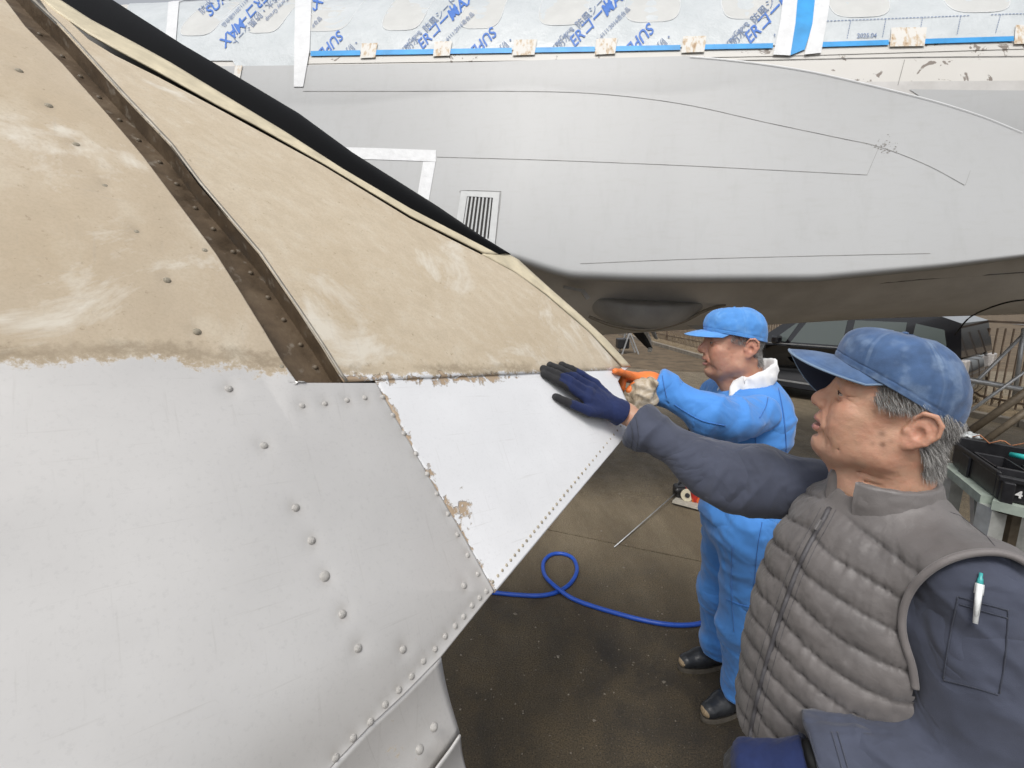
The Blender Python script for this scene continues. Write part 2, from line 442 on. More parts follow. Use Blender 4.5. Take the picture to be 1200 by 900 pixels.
# ---- materials
def skin_mat(name, clean, dirt, streak):
    m = Mat(name, clean, .42)
    d = m.attr('dirt'); wv = m.attr('wear')
    rot = m.mapped((1, 1, 1))
    nA = m.noise(14, 6, .65, dist=.4); nB = m.noise(90, 5, .7); nC = m.noise(4, 4, .6)
    nS = m.noise(9, 6, .65, m.mapped(streak, (0, 0, 0), m.mapped((1, 1, 1), (0, 0, R(25)), m.attr('wco', 'Vector'))))
    dirtc = m.ramp(nS, [(.25, tuple(q*.88 for q in dirt)), (.5, dirt), (.74, (.61, .55, .445))])
    dirtc = m.mix(m.ramp(nC, [(.35, 0), (.7, .4)]), dirtc, (.44, .345, .225))
    dirtc = m.mix(m.ramp(nB, [(.28, .6), (.38, 0)]), dirtc, (.24, .18, .115))
    dirtc = m.mix(m.ramp(m.noise(230, 4, .75), [(.40, .20), (.55, 0)]), dirtc, (.34, .275, .20))
    dirtc = m.mix(m.ramp(m.noise(4.2, 7, .68, dist=.5), [(.57, 0), (.66, .8)]), dirtc, (.66, .62, .54))
    cl = m.mix(m.ramp(nA, [(.45, 0), (.8, .22)]), clean, tuple(q*.86 for q in clean))
    cl = m.mix(m.ramp(m.noise(2.4, 5, .6), [(.36, .55), (.62, 0)]), cl, tuple(q*.80 for q in clean))
    cl = m.mix(m.ramp(m.noise(150, 3, .7), [(.30, .25), (.45, 0)]), cl, tuple(q*.72 for q in clean))
    edge = m.math('ADD', d, m.math('MULTIPLY', m.math('SUBTRACT', m.math('ADD', m.math('MULTIPLY', nA, .5), m.math('MULTIPLY', nB, .5)), .5), .75))
    fac = m.ramp(edge, [(.48, 0), (.53, 1)])
    col = m.mix(fac, cl, dirtc)
    # dark brown rim just above the washed line
    rim = m.ramp(edge, [(.50, 0), (.60, .5), (.74, .0)])
    col = m.mix(m.math('MULTIPLY', rim, m.ramp(m.noise(5, 3), [(.42, 0), (.62, 1)])), col, (.155, .115, .068))
    # peeled paint: bare brown primer with a pale lip
    wf = m.math('ADD', wv, m.math('MULTIPLY', m.math('MULTIPLY', m.math('SUBTRACT', m.math('ADD', m.math('MULTIPLY', m.noise(30, 5, .6, dist=.8), .7), m.math('MULTIPLY', m.noise(110, 3), .3)), .5), 3.0), m.math('MULTIPLY', wv, 2.2, True)))
    col = m.mix(m.ramp(wf, [(.60, 0), (.66, .8), (.74, .0)]), col, (.30, .24, .17))
    col = m.mix(m.ramp(wf, [(.70, 0), (.76, 1)]), col, m.mix(nA, (.30, .20, .12), (.52, .42, .31)))
    col = m.mix(m.math('MULTIPLY', m.attr('grime'), m.ramp(m.noise(70, 3), [(.35, .08), (.65, .38)])), col, (.30, .255, .19))
    wc = m.attr('wco', 'Vector')
    for q_, am in (((2, 60, 1), .20), ((45, 3, 1), .14)): col = m.mix(m.ramp(m.noise(3, 4, .6, m.mapped(q_, (0, 0, 0), wc)), [(.62, 0), (.72, am)]), col, (.36, .34, .31))
    m.set('Base Color', col)
    m.set('Roughness', m.mix(fac, m.ramp(nA, [(.3, .36), (.7, .44)]), (.85, .85, .85)))
    if name.startswith('near'): m.set('Metallic', m.mix(fac, (.36, .36, .36), (0, 0, 0)))
    b = m.bump(nC, .003, .3); b = m.bump(nB, .00018 if name.startswith('near') else .0006, .5, b); m.bump(m.ramp(wf, [(.62, 1), (.76, 0)]), .0012, 1, b)
    return m.m
near_mat = skin_mat('near_skin_paint', (.67, .657, .64), (.505, .425, .32), (1.2, 1.2, 1))
far_mat = skin_mat('far_skin_paint', (.80, .81, .83), (.555, .475, .36), (2.6, 4.5, 1))
pale_mat = simple('pale_strip_paint', (.60, .53, .38), .55, var=.16, scale=22, bump=.0006)
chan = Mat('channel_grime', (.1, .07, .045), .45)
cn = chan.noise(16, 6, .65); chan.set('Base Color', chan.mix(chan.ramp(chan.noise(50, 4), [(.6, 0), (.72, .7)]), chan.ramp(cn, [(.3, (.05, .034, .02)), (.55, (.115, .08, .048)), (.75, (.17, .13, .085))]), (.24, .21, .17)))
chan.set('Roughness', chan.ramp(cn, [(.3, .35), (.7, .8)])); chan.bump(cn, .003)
rub = Mat('black_rubber', (.003, .003, .0033), .6, 0, .08); rub.bump(rub.noise(240, 3), .0004); rub.m
riv_mat = simple('rivet_grey', (.50, .485, .46), .45, metal=.1, var=.3, scale=60, bump=.0008)
riv_dirty = simple('rivet_dirty', (.36, .32, .245), .6, var=.35, scale=60, bump=.0008)
lip_mat = simple('panel_lip', (.36, .33, .28), .5, metal=.3, var=.3, scale=25)
back_mat = simple('wing_underside', (.10, .095, .085), .6, var=.3, scale=6)
wing = empty('wing_section', tuple(wsurf(np.array(.6), np.array(-.5))), 'large weathered aircraft wing section with dirty beige upper skin and washed white lower panels', 'aircraft wing')
def crease_y(px): return np.interp(px, [-400, 0, 200, 348, 440, 560, 735], [432, 428, 424, 438, 437, 437, 431])
def dirt_at(side):
    def f(UW):
        q = proj(wsurf(UW[..., 0], UW[..., 1])); return np.clip(.5+(crease_y(q[..., 0])-q[..., 1])/(110 if side else 64), 0, 1)
    return f
CHL = [(-40, -60), (7, 0), (30, 30), (73, 73), (123, 130), (167, 183), (200, 227), (253, 297), (283, 343), (310, 387), (333, 427), (347, 450)]
CHR = [(-20, -60), (38, 3), (67, 30), (80, 43), (143, 113), (200, 173), (233, 217), (267, 257), (303, 299), (350, 367), (378, 409), (401, 446)]
SEAM = [(440, 450), (480, 520), (505, 565), (530, 607), (555, 652), (578, 693)]

RIV_BIG = [(268, 456), (306, 526), (340, 600), (358, 638), (373, 679), (393, 722), (412, 761), (541, 687), (467, 762), (507, 852), (490, 878)]
RIV_TOP = [(89, 169), (123, 218), (160, 272), (196, 328), (231, 388), (57, 123), (22, 82)]
RIV_EDGE = [(353, 477), (380, 474), (406, 470), (427, 467), (448, 466), (460, 487), (473, 508), (487, 532), (500, 556), (511, 579), (524, 603), (535, 627), (547, 651), (559, 673),
            (569, 693), (561, 701), (552, 710), (542, 723), (532, 734), (520, 746), (508, 761), (494, 775), (480, 793), (465, 809), (449, 826), (432, 846), (412, 865), (392, 888)]
RUW = whit(np.array([p[0] for p in RIV_BIG+RIV_TOP+RIV_EDGE], float), np.array([p[1] for p in RIV_BIG+RIV_TOP+RIV_EDGE], float))
def dents(UW):
    o = .004*perlin(np.stack([UW[..., 0]*4, UW[..., 1]*4, UW[..., 0]*0], -1))*sstep(0, .05, np.abs(UW[..., 1]))
    for u, w in RUW: o = o - .0014*np.exp(-((UW[..., 0]-u)**2+(UW[..., 1]-w)**2)/.013**2)
    return o
def lower_wear(UW):
    q = proj(wsurf(UW[..., 0], UW[..., 1])); sx = np.interp(q[..., 1], [p[1] for p in SEAM], [p[0] for p in SEAM])
    d = q[..., 0]-sx
    lf = .75+.5*perlin(np.stack([q[..., 0]*.02, q[..., 1]*.024, q[..., 0]*0], -1))
    w = .95*np.exp(-np.clip(d, 0, None)/11.)*np.clip(lf+.15, 0, 1.1)*sstep(436, 446, q[..., 1])
    w = np.maximum(w, (.74*np.exp(-np.abs(q[..., 1]-crease_y(q[..., 0])-7)/13.))*sstep(690, 540, q[..., 0]))
    w = np.maximum(w, .66*np.exp(-np.hypot((q[..., 0]-543)/15., (q[..., 1]-606)/48.)**2))
    return w
def lower_shape(UW):
    q = proj(wsurf(UW[..., 0], UW[..., 1])); x, y = q[..., 0], q[..., 1]
    ed = np.interp(y, [453, 520, 607, 693, 770, 812, 850, 893, 1000], [440, 480, 530, 578, 515, 470, 432, 392, 290])
    s = np.clip((ed-x)*.8, 0, None)
    return dents(UW)+.0045*np.maximum(sstep(430, 520, y), sstep(300, 350, x)*sstep(420, 447, y))+.022*(1-np.exp(-(s/75.)**1.5))*sstep(453, 600, y)
zero = lambda UW: np.zeros(UW.shape[:2])
fold = [(515, 770), (470, 815), (432, 850), (392, 893), (352, 935), (290, 1000)]
NB = resample(CHL+[(440, 450)]+SEAM[1:]+fold, 330); nf = np.r_[0, np.cumsum(np.linalg.norm(np.diff(NB, axis=0), axis=1))]
k0 = int(np.argmin(np.hypot(NB[:, 0]-347, NB[:, 1]-450))); k1 = int(np.argmin(np.hypot(NB[:, 0]-440, NB[:, 1]-450)))
NA = np.stack([np.full(330, -330.), np.interp(nf, [0, nf[k0], nf[k1], nf[-1]], [-60, 442, 505, 1000])], 1)
def rivet_grime(UW): return np.max([np.exp(-((UW[..., 0]-u)**2+(UW[..., 1]-w)**2)/.0095**2) for u, w in RUW], 0)
wpatch('near_skin', NA, NB, 330, 230, near_mat, wing, .0, .004, dict(dirt=dirt_at(1), wear=zero, grime=rivet_grime), lower_shape)
# flange turned under below the fold line
def flange(name, A, B, push, mat):
    A, B = resample(A, 30), resample(B, 30); uw = whit(A[:, 0], A[:, 1]); a = wsurf(uw[:, 0], uw[:, 1], np.full(30, .0045))
    b = wpt(B[:, 0], B[:, 1], .004); k = np.array(push)[0]+(np.array(push)[1]-push[0])*np.linspace(0, 1, 30)
    b = CAMP+(b-CAMP)*k[:, None]
    t = np.linspace(0, 1, 14)[None, :, None]; V = (a[:, None]*(1-t)+b[:, None]*t); V = V - (Wh*.006)*(np.sin(np.pi*t))
    F = grid_faces(30, 14); V = V.reshape(-1, 3)
    if (vnorm(V, F)@Wh).mean() < 0: F = F[:, ::-1].copy()
    o = mk(name, V, F, mat, wing, attrs=dict(dirt=np.full(len(V), .40), wear=np.zeros(len(V)), wco=V))
    q = o.modifiers.new('thick', 'SOLIDIFY'); q.thickness = .003; q.offset = -1
    return o
flange('lower_flange', fold, [(537, 858), (525, 876), (512, 893), (490, 925), (455, 965), (400, 1020)], (1.05, 1.05), near_mat)
flange('trailing_strip', [(538, 861), (526, 879), (513, 896), (491, 928), (456, 968)], [(549, 915), (545, 930), (540, 945), (535, 960), (520, 985)], (1.055, 1.055), near_mat)
# far skins
wpatch('upper_skin', [(38, -12), (67, 30), (143, 113), (200, 173), (267, 257), (303, 299), (350, 367), (378, 409), (402, 448)],
       [(56, 4), (104, 49), (134, 67), (183, 91), (253, 128), (380, 197), (480, 257), (567, 301), (605, 322), (640, 348), (690, 391), (728, 433)], 130, 90, far_mat, wing, .004, .004,
       dict(dirt=lambda UW: np.clip(dirt_at(0)(UW)+.06, 0, 1), wear=lambda UW: lower_wear(UW)*.95), lambda UW: .003*perlin(np.stack([UW[..., 0]*3, UW[..., 1]*4, UW[..., 0]*0+5], -1)))
wpatch('lower_skin', [(438, 444)]+SEAM[1:-1]+[(579, 695)], [(737, 430), (730, 436), (724, 447), (733, 468), (747, 491)], 110, 110, far_mat, wing, .001, .004,
       dict(dirt=lambda UW: dirt_at(0)(UW)-.04, wear=lower_wear), lambda UW: .002*perlin(np.stack([UW[..., 0]*4, UW[..., 1]*5, UW[..., 0]*0+9], -1)))
STL = [(34, -12), (63, 15), (104, 43), (134, 60), (183, 86), (253, 125), (300, 150), (380, 195), (480, 255), (567, 299)]
BTL = [(40, -16), (65, 0), (107, 27), (160, 55), (200, 77), (233, 97), (333, 157), (400, 200), (480, 247), (583, 300)]
BTU = [(90, -26), (130, 0), (213, 53), (293, 100), (350, 134), (413, 180), (513, 243), (563, 277), (598, 299)]
wpatch('pale_strip', STL, BTL, 80, 8, pale_mat, wing, .007, .004)
wpatch('tip_edge', [(564, 299), (605, 321), (640, 346), (690, 389), (729, 430)], [(590, 297), (606, 305), (640, 336), (680, 371), (710, 399), (738, 430)], 40, 6, pale_mat, wing, .005, .006)
# the rubber boot rolls over the leading edge and away behind it
A, B = resample(BTL, 80), resample(BTU, 80); a = wpt(A[:, 0], A[:, 1], .006); b = wpt(B[:, 0], B[:, 1], .0)
rows = []
for t in np.linspace(0, 1, 9):
    rows.append(a*(1-t)+b*t + wnorm(*whit((A*(1-t)+B*t)[:, 0], (A*(1-t)+B*t)[:, 1]).T)*(.010*math.sin(math.pi*t*.9)))
dirb = nrm(b-a)
for t in np.linspace(.15, 1, 6): rows.append(b + dirb*(.035*math.sin(t*math.pi)*(1-t*.3)) - Wh*(.16*t) - WU*(.03*t*t))
V = np.stack(rows, 1); F = grid_faces(80, len(rows)); V = V.reshape(-1, 3)
if (vnorm(V, F)@Wh).mean() < 0: F = F[:, ::-1].copy()
mk('rubber_boot', V, F, rub.m, wing)
# channel: floor, both walls, end wall
def pair(A, offA, B, offB, name, mat, n=70, m=5):
    A, B = resample(A, n), resample(B, n); a = wpt(A[:, 0], A[:, 1]); b = wpt(B[:, 0], B[:, 1])
    na = wnorm(*whit(A[:, 0], A[:, 1]).T); nb = wnorm(*whit(B[:, 0], B[:, 1]).T); a = a+na*offA; b = b+nb*offB
    t = np.linspace(0, 1, m)[None, :, None]; V = (a[:, None]*(1-t)+b[:, None]*t).reshape(-1, 3)
    return mk(name, V, grid_faces(n, m), mat, wing)
CH_A = resample(CHL, 70); CH_B = resample(CHR, 70)
EXT = lambda C, dx, dy: [(p[0]+dx, p[1]+dy) for p in C]
pair(EXT(CHL, -14, 6), -.030, EXT(CHR, 4, 0), -.036, 'channel_floor', chan.m)
pair(CHR, .0, EXT(CHR, 3, 0), -.040, 'channel_wall', chan.m)
pair(CHL, -.002, EXT(CHL, -14, 6), -.034, 'channel_wall', chan.m)
pair([(340, 450), (405, 450)], -.001, [(340, 448), (420, 462)], -.038, 'channel_wall', chan.m, 8)
wpatch('panel_lip', CHR[1:]+[(404, 449)], [(p[0]+2.2-(.6 if p[1] < 100 else 0), p[1]-1.6) for p in CHR[1:]+[(404, 449)]], 60, 3, lip_mat, wing, .0062, .003)
# underside
A = resample([(-160, -180), (90, -26), (213, 53), (350, 134), (513, 243), (598, 301), (640, 338), (690, 381), (742, 445)], 60)
B = resample([(120, 1250), (290, 1000), (392, 893), (515, 770), (578, 694), (640, 621), (705, 541), (746, 490)], 60)
a, b = wpt(A[:, 0], A[:, 1], -.004), wpt(B[:, 0], B[:, 1], -.006); rows = []
for t in np.linspace(0, 1, 14): rows.append(a*(1-t)+b*t-Wh*(.16*math.sin(math.pi*min(1, t*.9+.1))*(1-t*.3)*np.linspace(1, .35, 60)[:, None]))
V = np.stack(rows, 1).reshape(-1, 3)
und = mk('wing_underside', V, grid_faces(60, 14), back_mat, wing)
# rivets: one domed head, copied
def dome():
    v, f = [(0, 0, 1)], []; n = 12
    prof = [(.35, .93), (.62, .72), (.85, .38), (1.0, .05), (1.05, -.25)]
    for r_, z in prof: v += [(r_*math.cos(2*math.pi*j/n), r_*math.sin(2*math.pi*j/n), z) for j in range(n)]
    f += [(0, 1+j, 1+(j+1) % n) for j in range(n)]
    for i in range(len(prof)-1): f += [(1+i*n+j, 1+(i+1)*n+j, 1+(i+1)*n+(j+1) % n, 1+i*n+(j+1) % n) for j in range(n)]
    return v, f
DV, DF = dome(); riv_me = {}
def rivet(px, py, r, h, mat, off=.004, low=False):
    if mat.name not in riv_me:
        o = mk('rivet', DV, DF, mat, wing); riv_me[mat.name] = o.data
    else:
        o = bpy.data.objects.new('rivet', riv_me[mat.name]); COL.objects.link(o); adopt(o, wing)
    uw = whit(np.array(float(px)), np.array(float(py))); n = Vector(wnorm(uw[0], uw[1]))
    if low:
        G = uw+np.array([[0, 0], [.006, 0], [0, .006]]); h_ = lower_shape(G[:, None])[:, 0]; off = h_[0]-.0003; n = (n-Vector(WL)*float(h_[1]-h_[0])/.006-Vector(WU)*float(h_[2]-h_[0])/.006).normalized()
    p = wsurf(uw[0], uw[1], np.array(off))
    n = (n+Vector((random.uniform(-.08, .08), random.uniform(-.08, .08), random.uniform(-.08, .08)))).normalized()
    o.matrix_parent_inverse = wmat(wing).inverted()
    o.location = p; o.rotation_euler = n.to_track_quat('Z', 'Y').to_euler(); o.scale = (r, r, h)
    return o
for i, (x, y) in enumerate(RIV_BIG): rivet(x, y, .0062 if i != 4 else .0080, .0042, riv_mat, .0035, True)
for x, y in RIV_TOP: rivet(x, y, .0058, .0032, riv_dirty, -.001)
for x, y in RIV_EDGE: rivet(x, y, .0052, .0034, riv_mat, .0035, True)
chan_riv = simple('rivet_grimy', (.135, .105, .072), .55, var=.3, scale=60)
for k in range(16):
    t = (k+1.2)/17.; q = resample(CHR, 200)[int(20+t*178)]; rivet(q[0]-7+2*t, q[1]+2, .0046, .0034, chan_riv, -.034)
for (x, y) in [(240, 293), (300, 470), (330, 428), (265, 250)][:1]+[(330, 430)]: rivet(x, y, .0055, .003, riv_dirty, -.001)
# the fine rivet line along the lower edge of the far panel
mb = MB()
for k in range(38):
    t = k/37.; t = t**.92; x, y = 580+(742-580)*t, 684+(487-684)*t
    uw = whit(np.array(x-3.), np.array(y-2.)); p = wsurf(uw[0], uw[1], np.array(.0012)); n = Vector(wnorm(uw[0], uw[1]))
    mb.sphere(p, .0035, 8, 5, (1, 1, .55), n.to_track_quat('Z', 'Y').to_matrix())
tag(mb.build('rivet_row', riv_dirty, wing, True), kind='stuff')
# ================================================================== THE AIRCRAFT BEHIND
FA = R(10); FE = nrm(np.array([math.cos(FA), -math.sin(FA), -.06]))
FM = np.array([math.sin(FA), math.cos(FA), 0.]); FM = nrm(FM-FE*(FM@FE)); FW = np.cross(FE, FM)
FO = np.array([0, 4.74, 2.69]); FR = 1.44
def fpt(u, w, q):
    u, w, q = np.broadcast_arrays(np.asarray(u, float), np.asarray(w, float), np.asarray(q, float))
    return FO + u[..., None]*FE + w[..., None]*FW - q[..., None]*FM
def qcyl(w): return np.sqrt(np.clip(FR**2-np.asarray(w, float)**2, 0, None))
def chit(px, py):
    d = ray(px, py); dp = d-(d@FE)[..., None]*FE; o = CAMP-FO; op = o-FE*(o@FE)
    a = (dp*dp).sum(-1); b = dp@op; c = op@op-FR**2; t = (-b-np.sqrt(np.clip(b*b-a*c, 0, None)))/a
    q = CAMP+d*t[..., None]; return (q-FO)@FE, (q-FO)@FW
def cpt(px, py, off=0.0):
    u, w = chit(px, py); k = 1+np.asarray(off)/FR; return fpt(u, w*k, qcyl(w)*k)
def qhit(px, py, q):
    """(u,w) where the ray meets the plane standing q outside the axis"""
    d = ray(px, py); t = (-np.asarray(q)-(CAMP-FO)@FM)/(d@FM); p = CAMP+d*t[..., None]-FO; return p@FE, p@FW
grey_c = (.43, .437, .44)
gp = Mat('fuselage_grey', grey_c, .36)
gn = gp.noise(1.3, 5, .6); g2 = gp.noise(26, 5, .6, gp.mapped((.35, .35, 1.6)))
col = gp.mix(gp.ramp(gn, [(.35, 0), (.7, .30)]), grey_c, (.38, .38, .375))
col = gp.mix(gp.ramp(g2, [(.30, .22), (.48, 0)]), col, (.37, .365, .35))
col = gp.mix(gp.ramp(gp.noise(7, 6, .7), [(.72, 0), (.76, .6)]), col, (.24, .23, .21))
col = gp.mix(gp.ramp(gp.noise(1, 5, .65, gp.mapped((16, 16, 1.1))), [(.52, 0), (.72, .18)]), col, (.33, .33, .32))
gp.set('Base Color', col).set('Roughness', .45)
belly = Mat('belly_grime', (.2, .18, .15), .5)
b1 = belly.noise(2.2, 6, .65); belly.set('Base Color', belly.ramp(b1, [(.3, (.46, .448, .43)), (.5, (.57, .557, .54)), (.7, (.64, .63, .61))])); belly.bump(b1, .015, .3)
wp = Mat('white_paint_peeling', (.62, .60, .57), .5)
w1 = wp.noise(11, 6, .6, dist=.5); w2 = wp.noise(2.4, 5)
col = wp.mix(wp.ramp(w2, [(.35, 0), (.7, .4)]), (.62, .605, .575), (.53, .51, .465))
pe = wp.ramp(wp.math('ADD', w1, wp.math('MULTIPLY', wp.noise(1.7, 3), .35)), [(.775, 0), (.80, 1)])
wp.set('Base Color', wp.mix(pe, col, (.21, .18, .155))); wp.bump(pe, .002, -.8)
sheetm = Mat('wrap_sheet', (.74, .78, .80), .34)
s1 = sheetm.noise(5, 5, .6); s2 = sheetm.noise(120, 2, .5, sheetm.mapped((1, 1, 4)))
sheetm.set('Base Color', sheetm.ramp(s1, [(.3, (.50, .535, .55)), (.7, (.59, .62, .635))])); b = sheetm.bump(s1, .03, .6); sheetm.bump(s2, .001, .5, b)
sheetw = simple('wrap_sheet_window', (.555, .56, .545), .4, var=.05, scale=9, bump=.006)
rimm = simple('wrap_sheet_crease', (.66, .68, .685), .35, var=.04)
tapew = simple('white_tape', (.68, .69, .70), .45, var=.06, scale=18, bump=.004)
tapeb = simple('blue_tape', (.035, .30, .66), .4, var=.2, scale=7, bump=.002)
rustp = Mat('rust_stained_patch', (.8, .78, .74), .6)
rn = rustp.noise(1, 3, .6, rustp.mapped((38, 38, 4))); rustp.set('Base Color', rustp.ramp(rn, [(.50, (.66, .645, .61)), (.60, (.56, .46, .34)), (.70, (.36, .23, .13))]))
seamm = simple('seam_sealant', (.20, .195, .185), .7, var=.5, scale=12)
inkb = simple('blue_ink', (.06, .17, .52), .5, var=.08); inkg = simple('grey_ink', (.16, .22, .36), .5, var=.08)
dark = simple('cable_and_shade_black', (.012, .011, .010), .7)

plane = empty('aircraft', tuple(fpt(.6, -1.3, 0)), 'grey aircraft fuselage wrapped in printed white sheeting behind the two men', 'aircraft')
us = np.linspace(-9, 7.5, 90)
# fuselage cross section: round above, the belly rising towards the right
BZ_U = [-9, -1.2, .6, 1.9, 3.2, 4.6, 7.5]; BZ_V = [1.44, 1.44, 1.34, 1.16, .98, .84, .7]
def fus(th, u):
    s, c = np.sin(th), np.cos(th); bz = np.interp(u, BZ_U, BZ_V)
    return np.where(s < 0, s*bz, s*FR), c*FR
def band(name, th0, th1, n, mat, off=0.0):
    th = np.linspace(th0, th1, n); U, T = np.meshgrid(us, th, indexing='ij'); w, q = fus(T, U)
    V = fpt(U, w, q).reshape(-1, 3); return mk(name, V, grid_faces(len(us), n), mat, plane)
W_SPLIT = .355; th_s = math.asin(W_SPLIT/FR)
band('upper_fuselage', th_s, math.pi-.2, 40, wp.m)
band('lower_fuselage', -math.pi-.0+.2, th_s, 60, belly.m)
band('grey_flank', -.55, th_s-.002, 14, gp.m) if False else None
def fstrip(name, pts, width, mat, hit, off=.002, n=60):
    """a thin strip following a traced line"""
    c = smooth_curve(pts, n); d = nrm(np.gradient(c, axis=0)); nn = np.stack([-d[:, 1], d[:, 0]], 1)*width/2
    V = np.stack([hit(c[:, 0]+nn[:, 0]*k, c[:, 1]+nn[:, 1]*k, off) for k in (-1, 1)], 1).reshape(-1, 3)
    return mk(name, V, grid_faces(n, 2), mat, plane)
def cpatch(name, A, B, n, m, mat, off=.003, parent=None, wr=0.0, attrs=None):
    A, B = resample(A, n), resample(B, n); t = np.linspace(0, 1, m)[None, :, None]; Q = A[:, None]*(1-t)+B[:, None]*t
    o_ = off + (wr*perlin(np.stack([Q[..., 0]*.035, Q[..., 1]*.02, Q[..., 0]*0], -1)) if wr else 0)
    return mk(name, cpt(Q[..., 0], Q[..., 1], o_).reshape(-1, 3), grid_faces(n, m), mat, parent or plane)
# ---- belly fairing: flares out below the white band and rolls under
FT = [(120, 80), (350, 77), (500, 75), (700, 69), (808, 66), (850, 70), (900, 76), (950, 84), (1000, 95), (1050, 107), (1100, 120), (1150, 136), (1200, 157), (1280, 200), (1360, 265)]
FB = [(400, 318), (500, 312), (560, 306), (600, 306), (640, 320), (668, 328), (740, 331), (820, 332), (950, 331), (1090, 317), (1200, 302), (1300, 286), (1400, 280)]
ft = np.array(FT, float); fu, fw = chit(ft[:, 0], ft[:, 1])
def fbul(px): return np.interp(px, [400, 600, 900, 1050, 1200, 1400], [.34, .38, .38, .34, .25, .10])
fb = np.array(FB, float); qb = 1.40+fbul(fb[:, 0])-.10; bu, bw = qhit(fb[:, 0], fb[:, 1], qb)
fus_u = np.linspace(-2.1, 4.6, 330)
def f_t(u): return np.interp(u, fu, fw)
def f_b(u): return np.interp(u, bu, bw)
def f_bul(u): return fbul(np.interp(u, bu, fb[:, 0]))
def _sm(f, u, s=.12): return (f(u-s)+2*f(u)+f(u+s))/4
def fair_q(u, w):
    wt, wb, bl = _sm(f_t, u, .06), _sm(f_b, u, .05), _sm(f_bul, u)
    f = np.clip((wt-w)/np.maximum(wt-wb, .05), 0, 1)
    q0 = qcyl(wt)+.006
    r = np.clip((f-.955)/.045, 0, 1)
    qq = np.maximum(q0 + bl*(.35*(1-(1-f)**1.7)+.65*f**1.15), qcyl(w)+.007)
    return qq - .075*(1-np.sqrt(np.clip(1-r*r, 0, 1)))*np.clip(bl/.3, .2, 1)
ff = np.r_[np.linspace(0, .955, 80), .955+.045*np.sin(np.linspace(0, math.pi/2, 20))[1:]]
U, Fv = np.meshgrid(fus_u, ff, indexing='ij'); WT, WB = _sm(f_t, U, .06), _sm(f_b, U, .05); Wv = WT-(WT-WB)*Fv
V = fpt(U, Wv, fair_q(U, Wv)); inn = []
for k in np.linspace(.1, 1, 6): 
    e_ = V[:, -1]; inn.append(e_ + FM*(k*.55) + FW*(.02*k))
V = np.concatenate([V, np.stack(inn, 1)], 1)
mk('belly_fairing', V.reshape(-1, 3), grid_faces(V.shape[0], V.shape[1]), gp.m, plane)
def fhit(px, py):
    d = ray(px, py); q = 1.5; 
    for _ in range(40):
        u, w = qhit(px, py, q); q = .5*q+.5*fair_q(u, w)
    return u, w, q
def fairpt(px, py, off=0.0):
    u, w, q = fhit(np.asarray(px, float), np.asarray(py, float)); return fpt(u, w, q+off)
chv, chf = [], []
for k in range(46):
    x, y = random.gauss(1038, 7), random.gauss(172, 4.5); s_ = random.uniform(.3, 1.1); i = len(chv); n_ = random.choice((5, 6, 7)); a0 = random.uniform(0, 6)
    q = [(x+s_*1.5*math.cos(a0+j*6.283/n_)*random.uniform(.5, 1.2), y+s_*math.sin(a0+j*6.283/n_)*random.uniform(.5, 1.2)) for j in range(n_)]
    chv += [tuple(fairpt(np.array(u), np.array(v), .0012)) for u, v in q]; chf.append(tuple(range(i, i+n_)))
tag(mk('paint_chips', chv, chf, simple('bare_chip', (.23, .22, .205), .7), plane, False), kind='stuff')
for pts in ([(355, 107), (450, 107), (600, 107), (700, 110), (800, 122), (900, 144), (985, 162), (1030, 172), (1085, 193), (1130, 217)],
            [(512, 184), (650, 188), (800, 194), (900, 199), (1016, 205)], [(680, 309), (800, 304), (950, 300), (1090, 297)],
            [(1131, 217), (1137, 200)], [(1016, 205), (1030, 172)]):
    fstrip('panel_seam', pts, .55 if len(pts) > 2 else .3, seamm, fairpt, .0015)
# the light bead along the fairing's upper edge and the lap joint above it
fstrip('edge_bead', [(808, 68), (850, 71.5), (900, 77.5), (950, 85.5), (1000, 96.5), (1050, 108.5), (1100, 121.5), (1150, 137.5), (1196, 156)], .9, tapew, lambda x, y, o: cpt(x, y, o+.014), .0)
fstrip('lap_joint', [(812, 71), (900, 70.5), (1000, 68.5), (1100, 67), (1230, 66)], .9, seamm, cpt, .002)
fstrip('lap_joint', [(1060, 70), (1056, 85), (1052, 100)], .6, seamm, cpt, .002)
cpatch('grey_flank', [(1065, 105), (1140, 106), (1280, 107), (1400, 108)], [(1150, 160), (1200, 185), (1300, 260), (1400, 300)], 20, 10, gp.m, .003)
# ---- taped rectangle and louvred vent
fp = lambda name, A, B, n, m, mat, off, par=None: mk(name, fairpt(*(lambda Q: (Q[..., 0], Q[..., 1]))(resample(A, n)[:, None]*(1-np.linspace(0, 1, m)[None, :, None])+resample(B, n)[:, None]*np.linspace(0, 1, m)[None, :, None]), off).reshape(-1, 3), grid_faces(n, m), mat, par or plane)
fp('masking_tape', [(300, 170), (440, 173.5), (511, 176)], [(300, 184), (440, 187), (511, 189.5)], 12, 3, tapew, .003)
fp('masking_tape', [(496, 189.6), (478, 296)], [(510.6, 189.6), (491, 300)], 20, 3, tapew, .003)
vent = empty('vent_grille'); adopt(vent, plane)
def ventp(a, b, off):   # a,b in 0..1 over the vent's face
    tl, tr, br, bl = (541, 224), (586, 225.5), (580, 289), (532.5, 276)
    x = (1-b)*((1-a)*tl[0]+a*tr[0])+b*((1-a)*bl[0]+a*br[0]); y = (1-b)*((1-a)*tl[1]+a*tr[1])+b*((1-a)*bl[1]+a*br[1])
    return fairpt(np.array(x), np.array(y), off)
